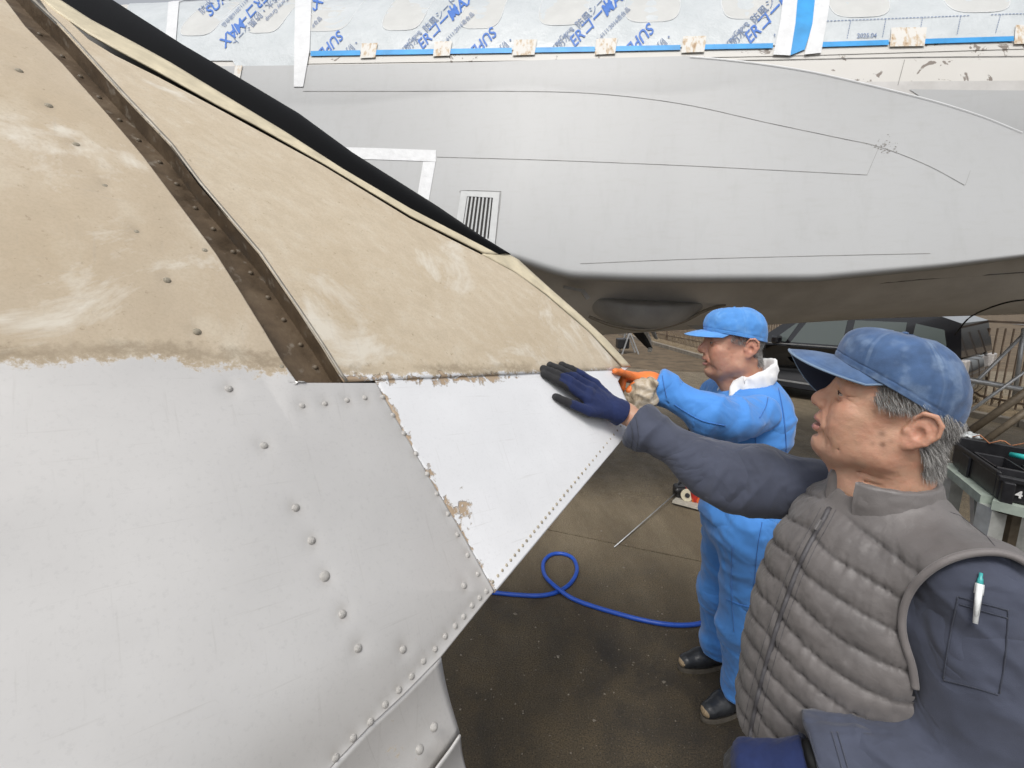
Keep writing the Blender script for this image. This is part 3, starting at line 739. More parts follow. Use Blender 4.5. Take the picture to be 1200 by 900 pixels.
def ventquad(name, a0, b0, a1, b1, off, mat, thick=.006, twist=0):
    V = [ventp(a0, b0, off), ventp(a1, b0, off-twist), ventp(a1, b1, off-twist), ventp(a0, b1, off)]
    V += [v+FM*thick for v in V]
    return mk(name, V, [(0, 3, 2, 1), (4, 5, 6, 7), (0, 1, 5, 4), (1, 2, 6, 5), (2, 3, 7, 6), (3, 0, 4, 7)], mat, vent, False)
tapeg = simple('vent_paint', (.50, .51, .51), .4, var=.06)
ventquad('vent_shade_panel', .16, .10, .84, .92, .0045, dark, .03)  # black block proud of the skin; its colour stands in for shade behind the slats
for a0, b0, a1, b1 in ((0, 0, 1, .11), (0, .89, 1, 1), (0, .11, .17, .89), (.84, .11, 1, .89)): ventquad('vent_frame', a0, b0, a1, b1, .0100, tapeg)
for k in range(7): ventquad('slat', .185+k*.096, .105, .222+k*.096, .895, .0085, tapeg, .003, .003)
fstrip('vent_outline', [(539, 226), (541, 223.5), (562, 223.5), (584, 224.5), (587, 227), (584, 255), (580.5, 285), (577, 291)], .5, seamm, fairpt, .002, 40)
# ---- wheel bay door and struts under the belly
def pod(name, c, L, wd, ht, mat, par):
    n, m = 40, 24; V = []
    for i in range(n):
        x = -1+2*i/(n-1); r = max(1e-3, (1-abs(x)**2.2))**.75; x2 = x
        for j in range(m):
            a = 2*math.pi*j/m; yy, zz = math.cos(a)*r, math.sin(a)*r
            zz = zz*ht if zz < 0 else zz*ht*.25
            V.append(np.asarray(c)+FE*(x2*L)+FM*(yy*wd)+FW*(zz+.05*x*x))
    return mk(name, V, grid_faces(n, m, True), mat, par)
podm = simple('wheel_door_grey', (.33, .325, .32), .45, var=.25, scale=4, bump=.004)
pod('wheel_bay_door', P(752, 358, 3.75), .47, .30, .20, podm, plane)
mb = MB(); c_ = smooth_curve([(690, 371), (720, 382), (760, 386.5), (800, 377), (826, 364), (850, 357)], 30)
mb.tube(P(c_[:, 0], c_[:, 1], 3.58), .012, 6); mb.build('door_rim', simple('door_edge', (.22, .19, .15), .6), plane, True)
mb = MB(); mb.bar(PV(660, 336, 3.5), PV(684, 341, 3.5), .05, .02); mb.bar(PV(682, 340, 3.5), PV(689, 350, 3.5), .04, .03); mb.build('hinge_bracket', simple('bracket_alu', (.42, .41, .39), .4, .5), plane)
mb = MB(); V = [PV(812, 372, 3.9), PV(868, 366, 3.9), PV(870, 398, 4.1), PV(838, 396, 4.1), PV(800, 379, 3.95)]
mb.add(V+[v+Vector(FM)*.05 for v in V], [(0, 1, 2, 3, 4), (9, 8, 7, 6, 5)]+[(i, (i+1) % 5, 5+(i+1) % 5, 5+i) for i in range(5)]); mb.build('gear_door', podm, plane)
mb = MB(); mb.tube([PV(826, 370, 3.85), PV(826, 384, 3.85)], .014); mb.build('door_strut', dark, plane)
# cables and lap lines on the belly
def bhit(px, py):
    """belly point seen at a pixel (upper surface of the lofted section)"""
    d = ray(px, py); t = 3.3; best = None
    ts = np.linspace(2.8, 7, 500); Q = CAMP+d*ts[:, None]-FO; u = Q@FE; w = Q@FW; q = -(Q@FM)
    bz = np.where(w < 0, np.interp(u, BZ_U, BZ_V), FR); g = (w/bz)**2+(q/FR)**2
    i = np.argmax(g < 1); i = i if g[i] < 1 else np.argmin(g); return CAMP+d*ts[i]
mb = MB(); mb.tube([bhit(x, y)-FM*.012 for x, y in smooth_curve([(1118, 392), (1135, 372), (1160, 360), (1185, 353), (1215, 350)], 24)], .006, 6); mb.build('cable', dark, plane, True)
mb = MB(); mb.tube([bhit(x, y)-FM*.003 for x, y in smooth_curve([(1030, 332), (1100, 326), (1160, 322), (1215, 318)], 24)], .004, 5); mb.build('belly_seam', seamm, plane, True)
# ---- wrap sheet, tapes, patches
def ty(px): return np.interp(px, [150, 370, 700, 940, 1240], [69, 65, 60, 55.5, 46.5])    # lower edge of the sheet in the photo
def sheet(name, x0, x1, label, low=None, lean0=0, lean1=0):
    n = 60; xb = np.linspace(x0, x1, n)
    B = [(x, (low(x) if low else ty(x)-2)) for x in xb]; A = [(x+(lean0+(lean1-lean0)*(x-x0)/(x1-x0))*1.0, -26) for x in xb]
    root = empty(name, tuple(cpt(np.array((x0+x1)/2), np.array(ty((x0+x1)/2)))), label, 'sheet', 'printed sheets wrapping the fuselage')
    cpatch('sheet', A, B, n, 24, sheetm.m, .006, root, .0018); return root
lowL = lambda x: np.interp(x, [150, 275, 281, 320, 344, 352], [72, 72, 93, 91, 92.5, 93])
shL = sheet('protective_sheet', 150, 352, 'milky protective sheet with a hanging hem, beside the black leading edge', lowL)
shM = sheet('protective_sheet', 360, 915, 'long milky protective sheet with repeated blue lettering above the grey fairing', None, 0, 18)
shR = sheet('protective_sheet', 960, 1300, 'protective sheet dated 2025.04 with dashed lines, right of the upright blue tape', None, 6, 10)
def ring(px0, px1, yb, root):
    cu, cw = chit(np.array((px0+px1)/2.), np.array(yb*1.)); a, _ = chit(np.array(px0*1.), np.array(yb-20.)); b_, _ = chit(np.array(px1*1.), np.array(yb-20.))
    hw = (b_-a)/2; cx = (a+b_)/2; h = .40; r = hw*.62; pts = []
    for k in range(48):
        t = 2*math.pi*k/48; cc, ss = math.cos(t), math.sin(t); pts.append((cx+math.copysign(abs(cc)**.5, cc)*hw, cw+h/2+math.copysign(abs(ss)**.5, ss)*h/2))
    mb = MB(); q3 = [fpt(u, w, math.sqrt(FR**2-w*w)+.0075) for u, w in pts]; mb.tube(q3, .0034, 6, closed=True); mb.build('window_rim', rimm, root, True)
    pc = np.array(pts); c0 = pc.mean(0); V = []
    for s_ in (1, .66, .33, .0):
        for p_ in pc: q_ = c0+(p_-c0)*s_; V.append(fpt(q_[0], q_[1], math.sqrt(FR**2-q_[1]**2)+.0085))
    mk('window_area', V, grid_faces(4, 48, True), sheetw, root)
for px0, px1, yb, rt in ((222, 263, 42, shL), (300, 338, 39, shL), (366, 416, 37, shM), (453, 500, 36, shM), (543, 590, 34, shM), (633, 690, 30, shM), (732, 797, 26.5, shM), (845, 905, 23, shM), (969, 1041, 21, shR), (1102, 1180, 15.5, shR), (1240, 1330, 9, shR)):
    ring(px0, px1, yb, rt)
def prn(root, text, x, y, ang, size, mat, clip, shear=0.0, bold=0.0, off=.0105, wscale=1.0):
    """flat print: a line of text starting at (x,y), cap height size, laid on the curved sheet"""
    c = bpy.data.curves.new('text', 'FONT'); c.body = text; c.size = 1.0; c.shear = shear; c.offset = bold; c.resolution_u = 3
    o = bpy.data.objects.new('text', c); COL.objects.link(o)
    dg = bpy.context.evaluated_depsgraph_get(); me = bpy.data.meshes.new_from_object(o.evaluated_get(dg))
    bpy.data.objects.remove(o); bpy.data.curves.remove(c)
    bm = bmesh.new(); bm.from_mesh(me); bpy.data.meshes.remove(me)
    if len(bm.verts) == 0: bm.free(); return
    s = size/.72; ca, sa = math.cos(R(ang)), math.sin(R(ang))
    for v in bm.verts: X, Y = v.co.x*s*wscale, v.co.y*s; v.co = (x+X*ca-Y*sa, y-X*sa-Y*ca, 0)
    for (px, py, nx, ny) in clip:
        bmesh.ops.bisect_plane(bm, geom=bm.verts[:]+bm.edges[:]+bm.faces[:], plane_co=(px, py, 0), plane_no=(nx, ny, 0), clear_outer=True)
    bmesh.ops.triangulate(bm, faces=bm.faces[:])
    if len(bm.faces):
        V = np.array([v.co[:] for v in bm.verts]); bm.verts.index_update(); F = [tuple(v.index for v in f.verts) for f in bm.faces]
        mk('printed_text', cpt(V[:, 0], V[:, 1], off), F, mat, root, False)
    bm.free()
def clipsM(x): return [(x, ty(x)-3.5, 0, 1), (0, -20, 0, -1), (367, 0, -1, 0), (909, 40, 1, .25)]
for x0, k in ((321, .95), (496, 1.0), (674, 1.07), (879, 1.16)):
    cl = clipsM(x0+30); y0 = ty(x0)-3; A_ = 46
    prn(shM, 'ERコート', x0-1*k, y0-0*k, A_, 11.5*k, inkb, cl, .28, .014)
    prn(shM, 'MAX', x0+34*k, y0-33*k, A_, 12.5*k, inkb, cl, .28, .018, wscale=1.06)
    prn(shM, '防水・防風シート', x0-17*k, y0+2*k, A_, 7.4*k, inkg, cl)
    prn(shM, 'Toray Group', x0-28*k, y0+6*k, A_, 5.0*k, inkg, cl, 0, 0)
    prn(shM, 'A-6111:2016適合品', x0+25*k, y0-6*k, 45, 4.4*k, inkg, cl)
    prn(shM, 'SUPER', x0+81*k, y0-28*k, 226, 12*k, inkb, cl, .28, .016)
    prn(shM, '・防水・防風', x0+103*k, y0-18*k, 226, 7.4*k, inkg, cl)
clL = [(0, 90, 0, 1), (0, -20, 0, -1), (342, 0, 1, 0)]
prn(shL, 'SUPER', 247, 22, 46, 12, inkb, clL, .28, .016)
prn(shL, '防水', 238, 19, 46, 7, inkg, clL)
prn(shL, 'ERコート', 309, -8, 227, 11, inkb, clL, .28, .014)
prn(shL, 'MAX', 283, 22, 227, 12, inkb, clL, .28, .018)
prn(shL, '防水・防風シート', 324, -6, 227, 7, inkg, clL)
prn(shL, 'A-6111:2016適合品', 293, -4, 227, 4.2, inkg, clL)
prn(shL, 'Toray Group', 336, -2, 227, 4.8, inkg, clL)
prn(shR, '2025.04', 1003, 46, 1, 5.2, inkg, [], .1, .01)
def dash(root, x0, y0, x1, y1, n, wd=.8):
    for k in range(n):
        a, b = k/n, (k+.62)/n; xs = [x0+(x1-x0)*t for t in (a, b)]; yy = [y0+(y1-y0)*t for t in (a, b)]
        L = math.hypot(x1-x0, y1-y0); nx, ny = -(y1-y0)/L*wd/2, (x1-x0)/L*wd/2
        Q = np.array([(xs[0]-nx, yy[0]-ny), (xs[1]-nx, yy[1]-ny), (xs[1]+nx, yy[1]+ny), (xs[0]+nx, yy[0]+ny)]); mbd.add(cpt(Q[:, 0], Q[:, 1], .0095), [(0, 1, 2, 3)])
mbd = MB(); dash(shR, 968, 26.5, 1136, 20, 40); dash(shR, 1160, 19, 1235, 17, 18)
for xa, ya, xb in ((996, 26, 991.5), (1037, 24, 1033), (1080, 22, 1076), (1124.5, 21, 1120), (1171, 19, 1165)): dash(shR, xa, ya, xb, ya+22, 8)
mbd.build('dashed_line', inkg, shR)
prn(shR, '検査済 ________', 1002, 36, 1, 3.4, simple('faded_ink', (.50, .56, .64), .5), []) if False else None
# blue tape runs and the white base strip under them
for x0, x1 in ((365, 423), (441, 509), (528, 600), (626, 697), (721, 797), (823, 905), (962, 1040), (1082, 1186), (1203, 1290)):
    cpatch('blue_tape', [(x, ty(x)-3.6) for x in np.linspace(x0, x1, 8)], [(x, ty(x)+2.2) for x in np.linspace(x0, x1, 8)], 12, 3, tapeb, .0115)
cpatch('white_band', [(x, ty(x)+1.5) for x in np.linspace(358, 1290, 30)], [(x, ty(x)+10) for x in np.linspace(358, 1290, 30)], 60, 4, wp.m, .003)
for i, (x0, x1, y0, y1) in enumerate(((275, 283, 79, 96), (423, 441, 53, 70), (508, 528, 51, 68), (601, 627, 49, 67), (697, 721, 47.5, 66), (798, 825, 45, 64), (1041, 1082, 35, 57), (1186, 1225, 32, 54))):
    cpatch('masking_patch', [(x0+2, y0), (x1+2.5, y0-.6)], [(x0, y1), (x1-.5, y1-.8)], 10, 8, rustp.m, .0135, None, .0015)
cpatch('white_tape', [(347, -26), (346, 60), (345.5, 103)], [(367, -26), (364, 60), (356.5, 103)], 20, 4, tapew, .0125)
cpatch('white_tape', [(200, -26), (197, 30), (192, 70)], [(213, -26), (209, 30), (206, 70)], 20, 4, tapew, .0125)
cpatch('white_tape', [(920, -26), (913, 30), (905, 66)], [(936, -26), (931, 30), (925, 67)], 20, 4, tapew, .0125)
cpatch('blue_tape', [(935.7, -26), (930.7, 30), (924.7, 67)], [(957, -26), (951.5, 30), (942, 60)], 20, 4, tapeb, .0122)
cpatch('white_tape', [(956.7, -26), (951, 30), (941.5, 66)], [(975, -26), (969, 20), (961, 64)], 20, 4, tapew, .0128)
# ================================================================== BACKGROUND AND THINGS STANDING ABOUT
def shit(px, py, h=0.0):
    """point of the sloping yard (beyond 4 m it falls away), h above it"""
    d = ray(px, py); t1 = (h-CAMH)/np.where(d[..., 2] < -1e-6, d[..., 2], -1e-6); t2 = (CAMH-h-.2)/np.maximum(-d[..., 2]-.05*d[..., 1], 1e-3)
    t = np.where(t1*d[..., 1] < 4, t1, t2); return CAMP+d*np.asarray(t)[..., None]
steel = simple('galvanised_steel', (.42, .43, .44), .4, metal=.5, var=.2, scale=20)
rustbar = simple('fence_brown', (.12, .085, .058), .7, var=.4, scale=6)
blackp = simple('black_plastic', (.016, .016, .018), .38, var=.3, scale=40, bump=.0006)
# ---- fence
fa_, fb_ = shit(np.array(700.), np.array(397.)), shit(np.array(1215.), np.array(492.))
fdir = nrm((fb_-fa_)[:2]); fa_ = fa_-np.r_[fdir, 0]*3; FLEN = np.linalg.norm((fb_-fa_)[:2])+5.5
fence = empty('fence', tuple(fa_), 'brown metal railing with close upright bars at the far edge of the yard', 'fence')
def fp_(s, z): x, y = fa_[:2]+fdir*s; return Vector((x, y, float(gz(y))+z))
for zr_ in (.12, 1.35):
    mb = MB(); mb.bar(fp_(0, zr_), fp_(FLEN, zr_), .035, .035); mb.build('rail', rustbar, fence)
mb = MB(); mb.bar((0, 0, 0), (0, 0, 1.25), .018, .018); bar0 = mb.build('bar', rustbar, fence); nb_ = min(290, int(FLEN/.115))
for k in range(nb_):
    o = bar0 if k == 0 else bar0.copy()
    if k: COL.objects.link(o)
    o.location = fp_(k*FLEN/nb_+.05, .1)
for k in range(8):
    mb = MB(); q = k*FLEN/7; mb.bar(fp_(q, -.1), fp_(q, 1.45), .06, .06); mb.build('post', rustbar, fence)
kerbm = simple('kerb_concrete', (.21, .185, .15), .85, var=.3, scale=5, bump=.004)
nk = 20
for k in range(nk):
    off = -np.array([fdir[1], -fdir[0]])*-.62 if False else np.array([fdir[1], -fdir[0]])*.75
    a, b = fp_(k*FLEN/nk+.01, .0), fp_((k+1)*FLEN/nk-.01, .0); a = a+Vector((off[0], off[1], .03)); b = b+Vector((off[0], off[1], .03))
    if k == 0: kerb = empty('kerb', a, None); tag(kerb, kind='structure')
    mb = MB(); mb.bar(a, b, .15, .14); mb.build('kerb_stone', kerbm, kerb, bevel=.01)
bank = Mat('dry_grass_bank', (.3, .22, .12), .95); bank.set('Base Color', bank.ramp(bank.noise(5, 6, .7), [(.3, (.09, .065, .04)), (.5, (.18, .135, .08)), (.7, (.27, .21, .13))])); bank.bump(bank.noise(30, 5), .02)
V = []; n_ = np.array([fdir[1], -fdir[0]])
for s_ in np.linspace(-2, FLEN+3, 50):
    for t, z in ((.70, .03), (.45, .07), (.1, .10), (-.6, .06), (-2.5, -.05)):
        x, y = fa_[:2]+fdir*s_+n_*t; V.append((x, y, float(gz(y))+z+.03*perlin(np.array([x*1.5, y*1.5, t]))))
tag(mk('grass_bank', V, grid_faces(50, 5), bank.m), kind='structure')
blades = []; bf = []
for k in range(5200):
    s_ = random.uniform(-1, FLEN+1); t = random.choice((random.uniform(.25, .68), random.uniform(-2.4, .2))); x, y = fa_[:2]+fdir*s_+n_*t; z = float(gz(y))+.03; h = random.uniform(.05, .22)*(.5 if t > .2 else 1.3); a = random.uniform(0, 6.28); i = len(blades)
    dx, dy = math.cos(a)*.008, math.sin(a)*.008; lx, ly = random.gauss(0, .08), random.gauss(0, .08)
    blades += [(x-dx, y-dy, z), (x+dx, y+dy, z), (x+lx, y+ly, z+h)]; bf.append((i, i+1, i+2))
tag(mk('dry_grass', blades, bf, simple('straw', (.20, .145, .08), .9, var=.5, scale=3), None, False), 'dry straw-coloured grass along the foot of the railing', 'grass', kind='stuff')
# ---- car park beyond the fence with a few distant cars
road = simple('car_park_asphalt', (.17, .165, .16), .9, var=.15, scale=2)
fq = lambda s_, t, z=0: (lambda q: (q[0], q[1], float(gz(q[1]))+z))(fa_[:2]+fdir*s_+n_*t)
tag(mk('car_park', [fq(5, -28, .0), fq(120, -28, .0), fq(120, -42, .0), fq(5, -42, .0)], [(0, 1, 2, 3)], road, None, False), kind='structure')
def car(label, loc, ang, L, W, Hh, paint, glass, tyre, rimm_, group=None, scale=1.0, van=False, lamps=True):
    root = empty('parked_car', (0, 0, 0), label, 'car', group)
    s = L/4.4; zs = Hh/1.55
    low = [(0, .36), (.02, .62), (.12, .78), (.95, .93), (1.25, .97), (4.25, 1.02), (4.38, .90), (4.42, .50), (4.36, .28), (3.95, .22), (.10, .22)]
    prof = np.array([(x*s, z*zs) for x, z in low])
    rings = []
    for yy, ins, dz in ((-1, .05, -.03), (-.97, 0, 0), (-.55, -.01, .01), (0, -.02, .015), (.55, -.01, .01), (.97, 0, 0), (1, .05, -.03)):
        c = prof.mean(0); rings.append([(c[0]+(x-c[0])*(1-ins*.5), yy*W/2*(1 if abs(yy) < 1 else .985), z+(dz if z > .5 else -dz*.5)) for x, z in prof])
    k = len(prof); V = [q for r_ in rings for q in r_]; Fq = [(i*k+j, i*k+(j+1) % k, (i+1)*k+(j+1) % k, (i+1)*k+j) for i in range(6) for j in range(k)]
    body = mk('body', V, Fq+[tuple(range(k)), tuple(range(6*k, 7*k))[::-1]], paint, root, True)
    up = [(1.05, .95), (1.75, 1.44), (2.15, 1.54), (4.0, 1.55), (4.28, 1.46), (4.38, 1.0)] if van else [(1.15, .95), (1.85, 1.42), (2.2, 1.5), (3.2, 1.48), (3.9, 1.2), (4.2, 1.0)]
    pu = [(x*s, z*zs) for x, z in up]; V = []; 
    for yy in (-1, 1):
        for x, z in pu: V.append((x, yy*W/2*(.96-.16*((z/zs-.95)/.57)), z))
    k = len(pu); cab = mk('cabin', V, [tuple(range(k)), tuple(range(k, 2*k))[::-1]]+[(i, k+i, k+(i+1) % k, (i+1) % k) for i in range(k)], paint, root, False)
    def sidepane(xs, y_s, name='side_window'):
        V = []
        for dz in (0, .0):
            pass
        pts = []
        for x, z in xs: pts.append((x*s, y_s*(W/2*(.96-.16*((z-.95)/.57))+.006), z*zs))
        n = len(pts); pts += [(x, y-y_s*.012, z) for x, y, z in pts]
        return mk(name, pts, [tuple(range(n)), tuple(range(n, 2*n))[::-1]]+[(i, n+i, n+(i+1) % n, (i+1) % n) for i in range(n)], glass, root, False)
    for y_s in (-1, 1):
        sidepane([(1.45, 1.02), (1.72, 1.02), (1.90, 1.36), (1.86, 1.36)], y_s)
        sidepane([(1.82, 1.02), (2.72, 1.03), (2.72, 1.44), (2.06, 1.42)], y_s); sidepane([(2.84, 1.03), (3.62, 1.04), (3.60, 1.44), (2.84, 1.44)], y_s)
        if van: sidepane([(3.72, 1.05), (4.20, 1.06), (4.10, 1.36), (3.72, 1.43)], y_s)
    mk('windscreen', [(1.22*s, -W*.42, 1.0*zs), (1.22*s, W*.42, 1.0*zs), (1.9*s, W*.36, 1.43*zs), (1.9*s, -W*.36, 1.43*zs)], [(0, 1, 2, 3)], glass, root, False).location = (-.012, 0, .012)
    for x in (.85*s, 3.55*s):
        for y_s in (-1, 1):
            c = Vector((x, y_s*(W/2-.09), .31*zs)); r = .31*zs
            mb = MB(); mb.tube([c-Vector((0, .10, 0)), c-Vector((0, .085, 0)), c+Vector((0, .085, 0)), c+Vector((0, .10, 0))], [r*.92, r, r, r*.92], 24); w = mb.build('wheel', tyre, root, True)
            mb = MB(); mb.tube([c+Vector((0, y_s*.095, 0)), c+Vector((0, y_s*.108, 0))], [r*.62, r*.58], 20); rm = mb.build('rim', rimm_, w)
            mb = MB()
            for q in range(5): a = q*2*math.pi/5; d = Vector((math.cos(a), 0, math.sin(a))); mb.bar(c+Vector((0, y_s*.112, 0))+d*.03, c+Vector((0, y_s*.112, 0))+d*r*.56, .05, .012, (0, 1, 0))
            mb.build('spokes', steel, w)
    if lamps:
        for y_s in (-1, 1):
            mb = MB(); mb.box((.06*s, y_s*W*.40, .68*zs), (.16, .30, .12)); mb.build('headlight', simple('lamp_glass', (.6, .62, .62), .15), root, bevel=.03)
            mb = MB(); mb.box((4.40*s, y_s*W*.42, .86*zs), (.10, .20, .22)); mb.build('tail_light', simple('lamp_clear', (.55, .52, .5), .2), root, bevel=.02)
            mb = MB(); mb.bar((1.3*s, y_s*(W/2+.004), .34*zs), (3.25*s, y_s*(W/2+.004), .34*zs), .012, .03); mb.build('sill_trim', steel, root)
            mb = MB(); mb.bar((1.4*s, y_s*(W/2+.002), .985*zs), (4.1*s, y_s*(W/2+.002), 1.02*zs), .012, .016); mb.build('window_trim', steel, root)
            for xd in (1.35, 2.78, 3.7): mb = MB(); mb.bar((xd*s, y_s*(W/2+.001), .30*zs), (xd*s, y_s*(W/2+.001), .95*zs), .008, .004); mb.build('door_gap', blackp, root)
            mb = MB(); mb.box((1.62*s, y_s*(W/2+.10), 1.06*zs), (.12, .2, .14)); mb.build('wing_mirror', paint, root, bevel=.03)
            for xd in (2.55, 2.95): mb = MB(); mb.box((xd*s, y_s*(W/2+.012), .82*zs), (.16, .03, .03)); mb.build('door_handle', paint, root, bevel=.008)
    root.rotation_euler = (0, 0, ang); root.location = loc; return root
def paintm(name, c, rough=.12): m = Mat(name, c, rough, 0, .6); m.set('Coat Weight', .6); return m.m
glassm = Mat('car_glass', (.10, .12, .115), .10, 0, .7).m; tyrem = simple('tyre', (.014, .014, .014), .8); rimc = simple('wheel_rim', (.11, .11, .115), .35, .5)  # grey-green glass base carries the reflected tone of the panes
q0, q1 = shit(np.array(872.), np.array(456.)), shit(np.array(1168.), np.array(495.)); dv = (q1-q0)[:2]; ang = math.atan2(dv[1], dv[0])
van = car('black estate car parked behind the two men, mostly hidden', (q0[0]-dv[1]/np.linalg.norm(dv)*.0, q0[1]+.85, float(gz(q0[1]))+.02), ang, 4.15, 1.74, 1.66, paintm('black_paint', (.008, .008, .010)), glassm, tyrem, rimc, None, 1, True)
far_specs = [('white', (.7, .7, .7)), ('dark grey', (.05, .05, .055)), ('silver', (.45, .46, .47)), ('pale blue', (.30, .38, .45)), ('white', (.68, .69, .7))]
for k, (cn_, cc) in enumerate(far_specs):
    p = fq(30+k*5.2, -34-1.5*(k % 2), .02); lab = ['small white car at the near end of the row beyond the railing', 'small dark grey car in the row beyond the railing', 'small silver car in the row beyond the railing', 'small pale blue car in the row beyond the railing', 'small white car at the far right of the row beyond the railing'][k]
    car(lab, p, ang+math.pi/2*.9, 3.9, 1.65, 1.5, paintm('far_paint', cc, .25), glassm, tyrem, rimc, 'cars parked beyond the railing', 1, False, False)
# ---- trolley and blades seen under the wheel bay door
tr = shit(np.array(738.), np.array(420.)); trolley = empty('trolley', tuple(tr), 'grey steel trolley on castors standing under the dark wheel bay door', 'trolley')
def TP(x, y, z): return Vector((tr[0]+x, tr[1]+y, tr[2]+z))
mb = MB()
for a, b in (((-.55, -.3, .16), (.55, -.3, .16)), ((-.55, .3, .16), (.55, .3, .16)), ((-.55, -.3, .16), (-.55, .3, .16)), ((.55, -.3, .16), (.55, .3, .16)), ((0, -.3, .16), (0, .3, .16))): mb.bar(TP(*a), TP(*b), .05, .05)
mb.build('base_frame', steel, trolley)
for a, b in (((-.35, -.25, .18), (-.1, -.25, 1.0)), ((.25, -.25, .18), (-.1, -.25, 1.0)), ((-.35, .25, .18), (-.1, .25, 1.0)), ((.25, .25, .18), (-.1, .25, 1.0))): mb = MB(); mb.bar(TP(*a), TP(*b), .045, .045); mb.build('strut', steel, trolley)
mb = MB(); mb.box(TP(-.1, 0, 1.02), (.2, .6, .05)); mb.build('top_bar', steel, trolley)
mb = MB(); mb.box(TP(-.28, .05, .55), (.42, .4, .36)); mb.build('tank', blackp, trolley, bevel=.03)
for x in (-.5, .5):
    for y in (-.28, .28): mb = MB(); c = TP(x, y, .07); mb.tube([c-Vector((.02, .03, 0)), c+Vector((.02, .03, 0))], .07, 14); mb.build('castor', tyrem, trolley)
pr = empty('propeller', tuple(P(752, 388, 5.2)), 'dark and pale pointed propeller blades hanging below the fuselage', 'propeller')
def blade(pts, mat, Y, th=.03):
    a = [PV(x, y, Y) for x, y in pts]; n = len(a); c = sum(a, Vector())/n; mb = MB()
    mb.add([c+Vector((0, -th, 0))]+[c+Vector((0, th, 0))]+a, [(0, 2+i, 2+(i+1) % n) for i in range(n)]+[(1, 2+(i+1) % n, 2+i) for i in range(n)]); return mb.build('blade', mat, pr)
blade([(737, 386), (752, 385), (759, 395), (765, 408), (762, 411), (755, 405)], blackp, 5.2)
blade([(752, 386), (758, 385), (763, 397), (764, 407), (759, 397)], simple('blade_white', (.72, .73, .74), .4), 5.15)
blade([(761, 386), (767, 384), (771, 398), (767, 397)], simple('blade_grey', (.45, .46, .47), .4), 5.25)
mb = MB(); mb.sphere(PV(761.5, 410, 5.15), .028, 10, 6); mb.build('tip_cap', simple('tip_white', (.75, .75, .73), .4), pr, True)
# ---- rolling access stand at the right
st = empty('access_stand', tuple(shit(np.array(1180.), np.array(600.))), 'tubular steel access stand with diagonal braces behind the near man', 'work stand')
darksteel = simple('brown_angle_iron', (.12, .095, .065), .6, var=.3)
for (x0, y0, x1, y1, Y0, Y1, r, mt, nm) in ((1098, 438, 1260, 468, 3.6, 3.4, .020, steel, 'cross_tube'), (1100, 492, 1215, 376, 3.6, 3.5, .012, steel, 'brace'), (1112, 500, 1225, 418, 3.5, 3.3, .012, steel, 'brace'),
        (1188, 470, 1200, 385, 3.55, 3.5, .014, steel, 'upright'), (1130, 510, 1230, 440, 3.3, 3.1, .026, darksteel, 'stair_stringer'), (1150, 520, 1240, 455, 3.0, 2.9, .022, darksteel, 'stair_stringer')):
    mb = MB(); mb.tube([PV(x0, y0, Y0), PV(x1, y1, Y1)], r, 8); mb.build(nm, mt, st, True)
for k in range(0):
    t = k/3; a, b = PV(1140+t*78, 503-t*53, 3.25-.2*t), PV(1162+t*78, 512-t*53, 2.98-.1*t); mb = MB(); mb.bar(a, b, .05, .012); mb.build('step', darksteel, st)
# ---- black tool case with trays, on an aluminium stand
F_ = P(1171, 562, 1.42); Bk = P(1121, 519, 1.72); Rt = P(1262, 572, 1.30); Rt[2] = F_[2]; Bk[2] = F_[2]
ex, ey = Rt-F_, Bk-F_
tc = empty('tool_case', tuple(F_), 'open black plastic tool case marked 4 behind the near man', 'tool case')
def TC(a, b, z): return Vector(F_+ex*a+ey*b)+Vector((0, 0, z))
def slab(name, a0, a1, b0, b1, z0, z1, mat, par, bev=.004):
    V = [TC(a, b, z) for z in (z0, z1) for a, b in ((a0, b0), (a1, b0), (a1, b1), (a0, b1))]
    o = mk(name, V, [(3, 2, 1, 0), (4, 5, 6, 7), (0, 1, 5, 4), (1, 2, 6, 5), (2, 3, 7, 6), (3, 0, 4, 7)], mat, par, False)
    q = o.modifiers.new('bevel', 'BEVEL'); q.width = bev; q.segments = 2; return o
slab('bottom', 0, 1.5, 0, 1, -.055, -.045, blackp, tc); slab('front_wall', -.02, 1.5, -.03, .03, -.06, .012, blackp, tc); slab('side_wall', -.02, .05, .03, .98, -.06, .02, blackp, tc); slab('back_wall', -.02, 1.5, .96, 1.02, -.05, .05, blackp, tc)
slab('rim', -.05, 1.5, -.06, .0, .0, .018, blackp, tc); slab('rim', -.05, .02, 0, 1.03, .008, .026, blackp, tc)
trm = simple('tray_black', (.03, .03, .033), .22, var=.3)
for a0, a1, b0, b1 in ((.10, .62, .22, .74), (.72, 1.4, .06, .55)):
    slab('tray', a0, a1, b0, b1, -.03, -.024, trm, tc, .002)
    for q in ((a0, a1, b0, b0+.04), (a0, a1, b1-.04, b1), (a0, a0+.04, b0, b1), (a1-.04, a1, b0, b1)): slab('tray_edge', *q, -.026, .022, trm, tc, .002)
slab('latch', .0, .18, -.09, -.035, -.10, .004, blackp, tc, .004); slab('latch', -.07, -.025, .55, .75, -.08, .01, blackp, tc, .004)
slab('label_plate', .62, .95, -.045, -.032, -.045, -.02, simple('plate', (.28, .24, .19), .5), tc, .001)
for k, cc in enumerate(((.02, .35, .33), (.03, .30, .42), (.30, .28, .33))):
    mb = MB(); mb.tube([TC(.75+.12*k, .80, .03), TC(.95+.12*k, .72, .035)], .009, 8); tag(mb.build('marker_pen', simple('marker', cc, .4), None, True), ['teal marker lying in the black tool case', 'blue marker lying in the black tool case', 'grey marker lying in the black tool case'][k], 'marker')
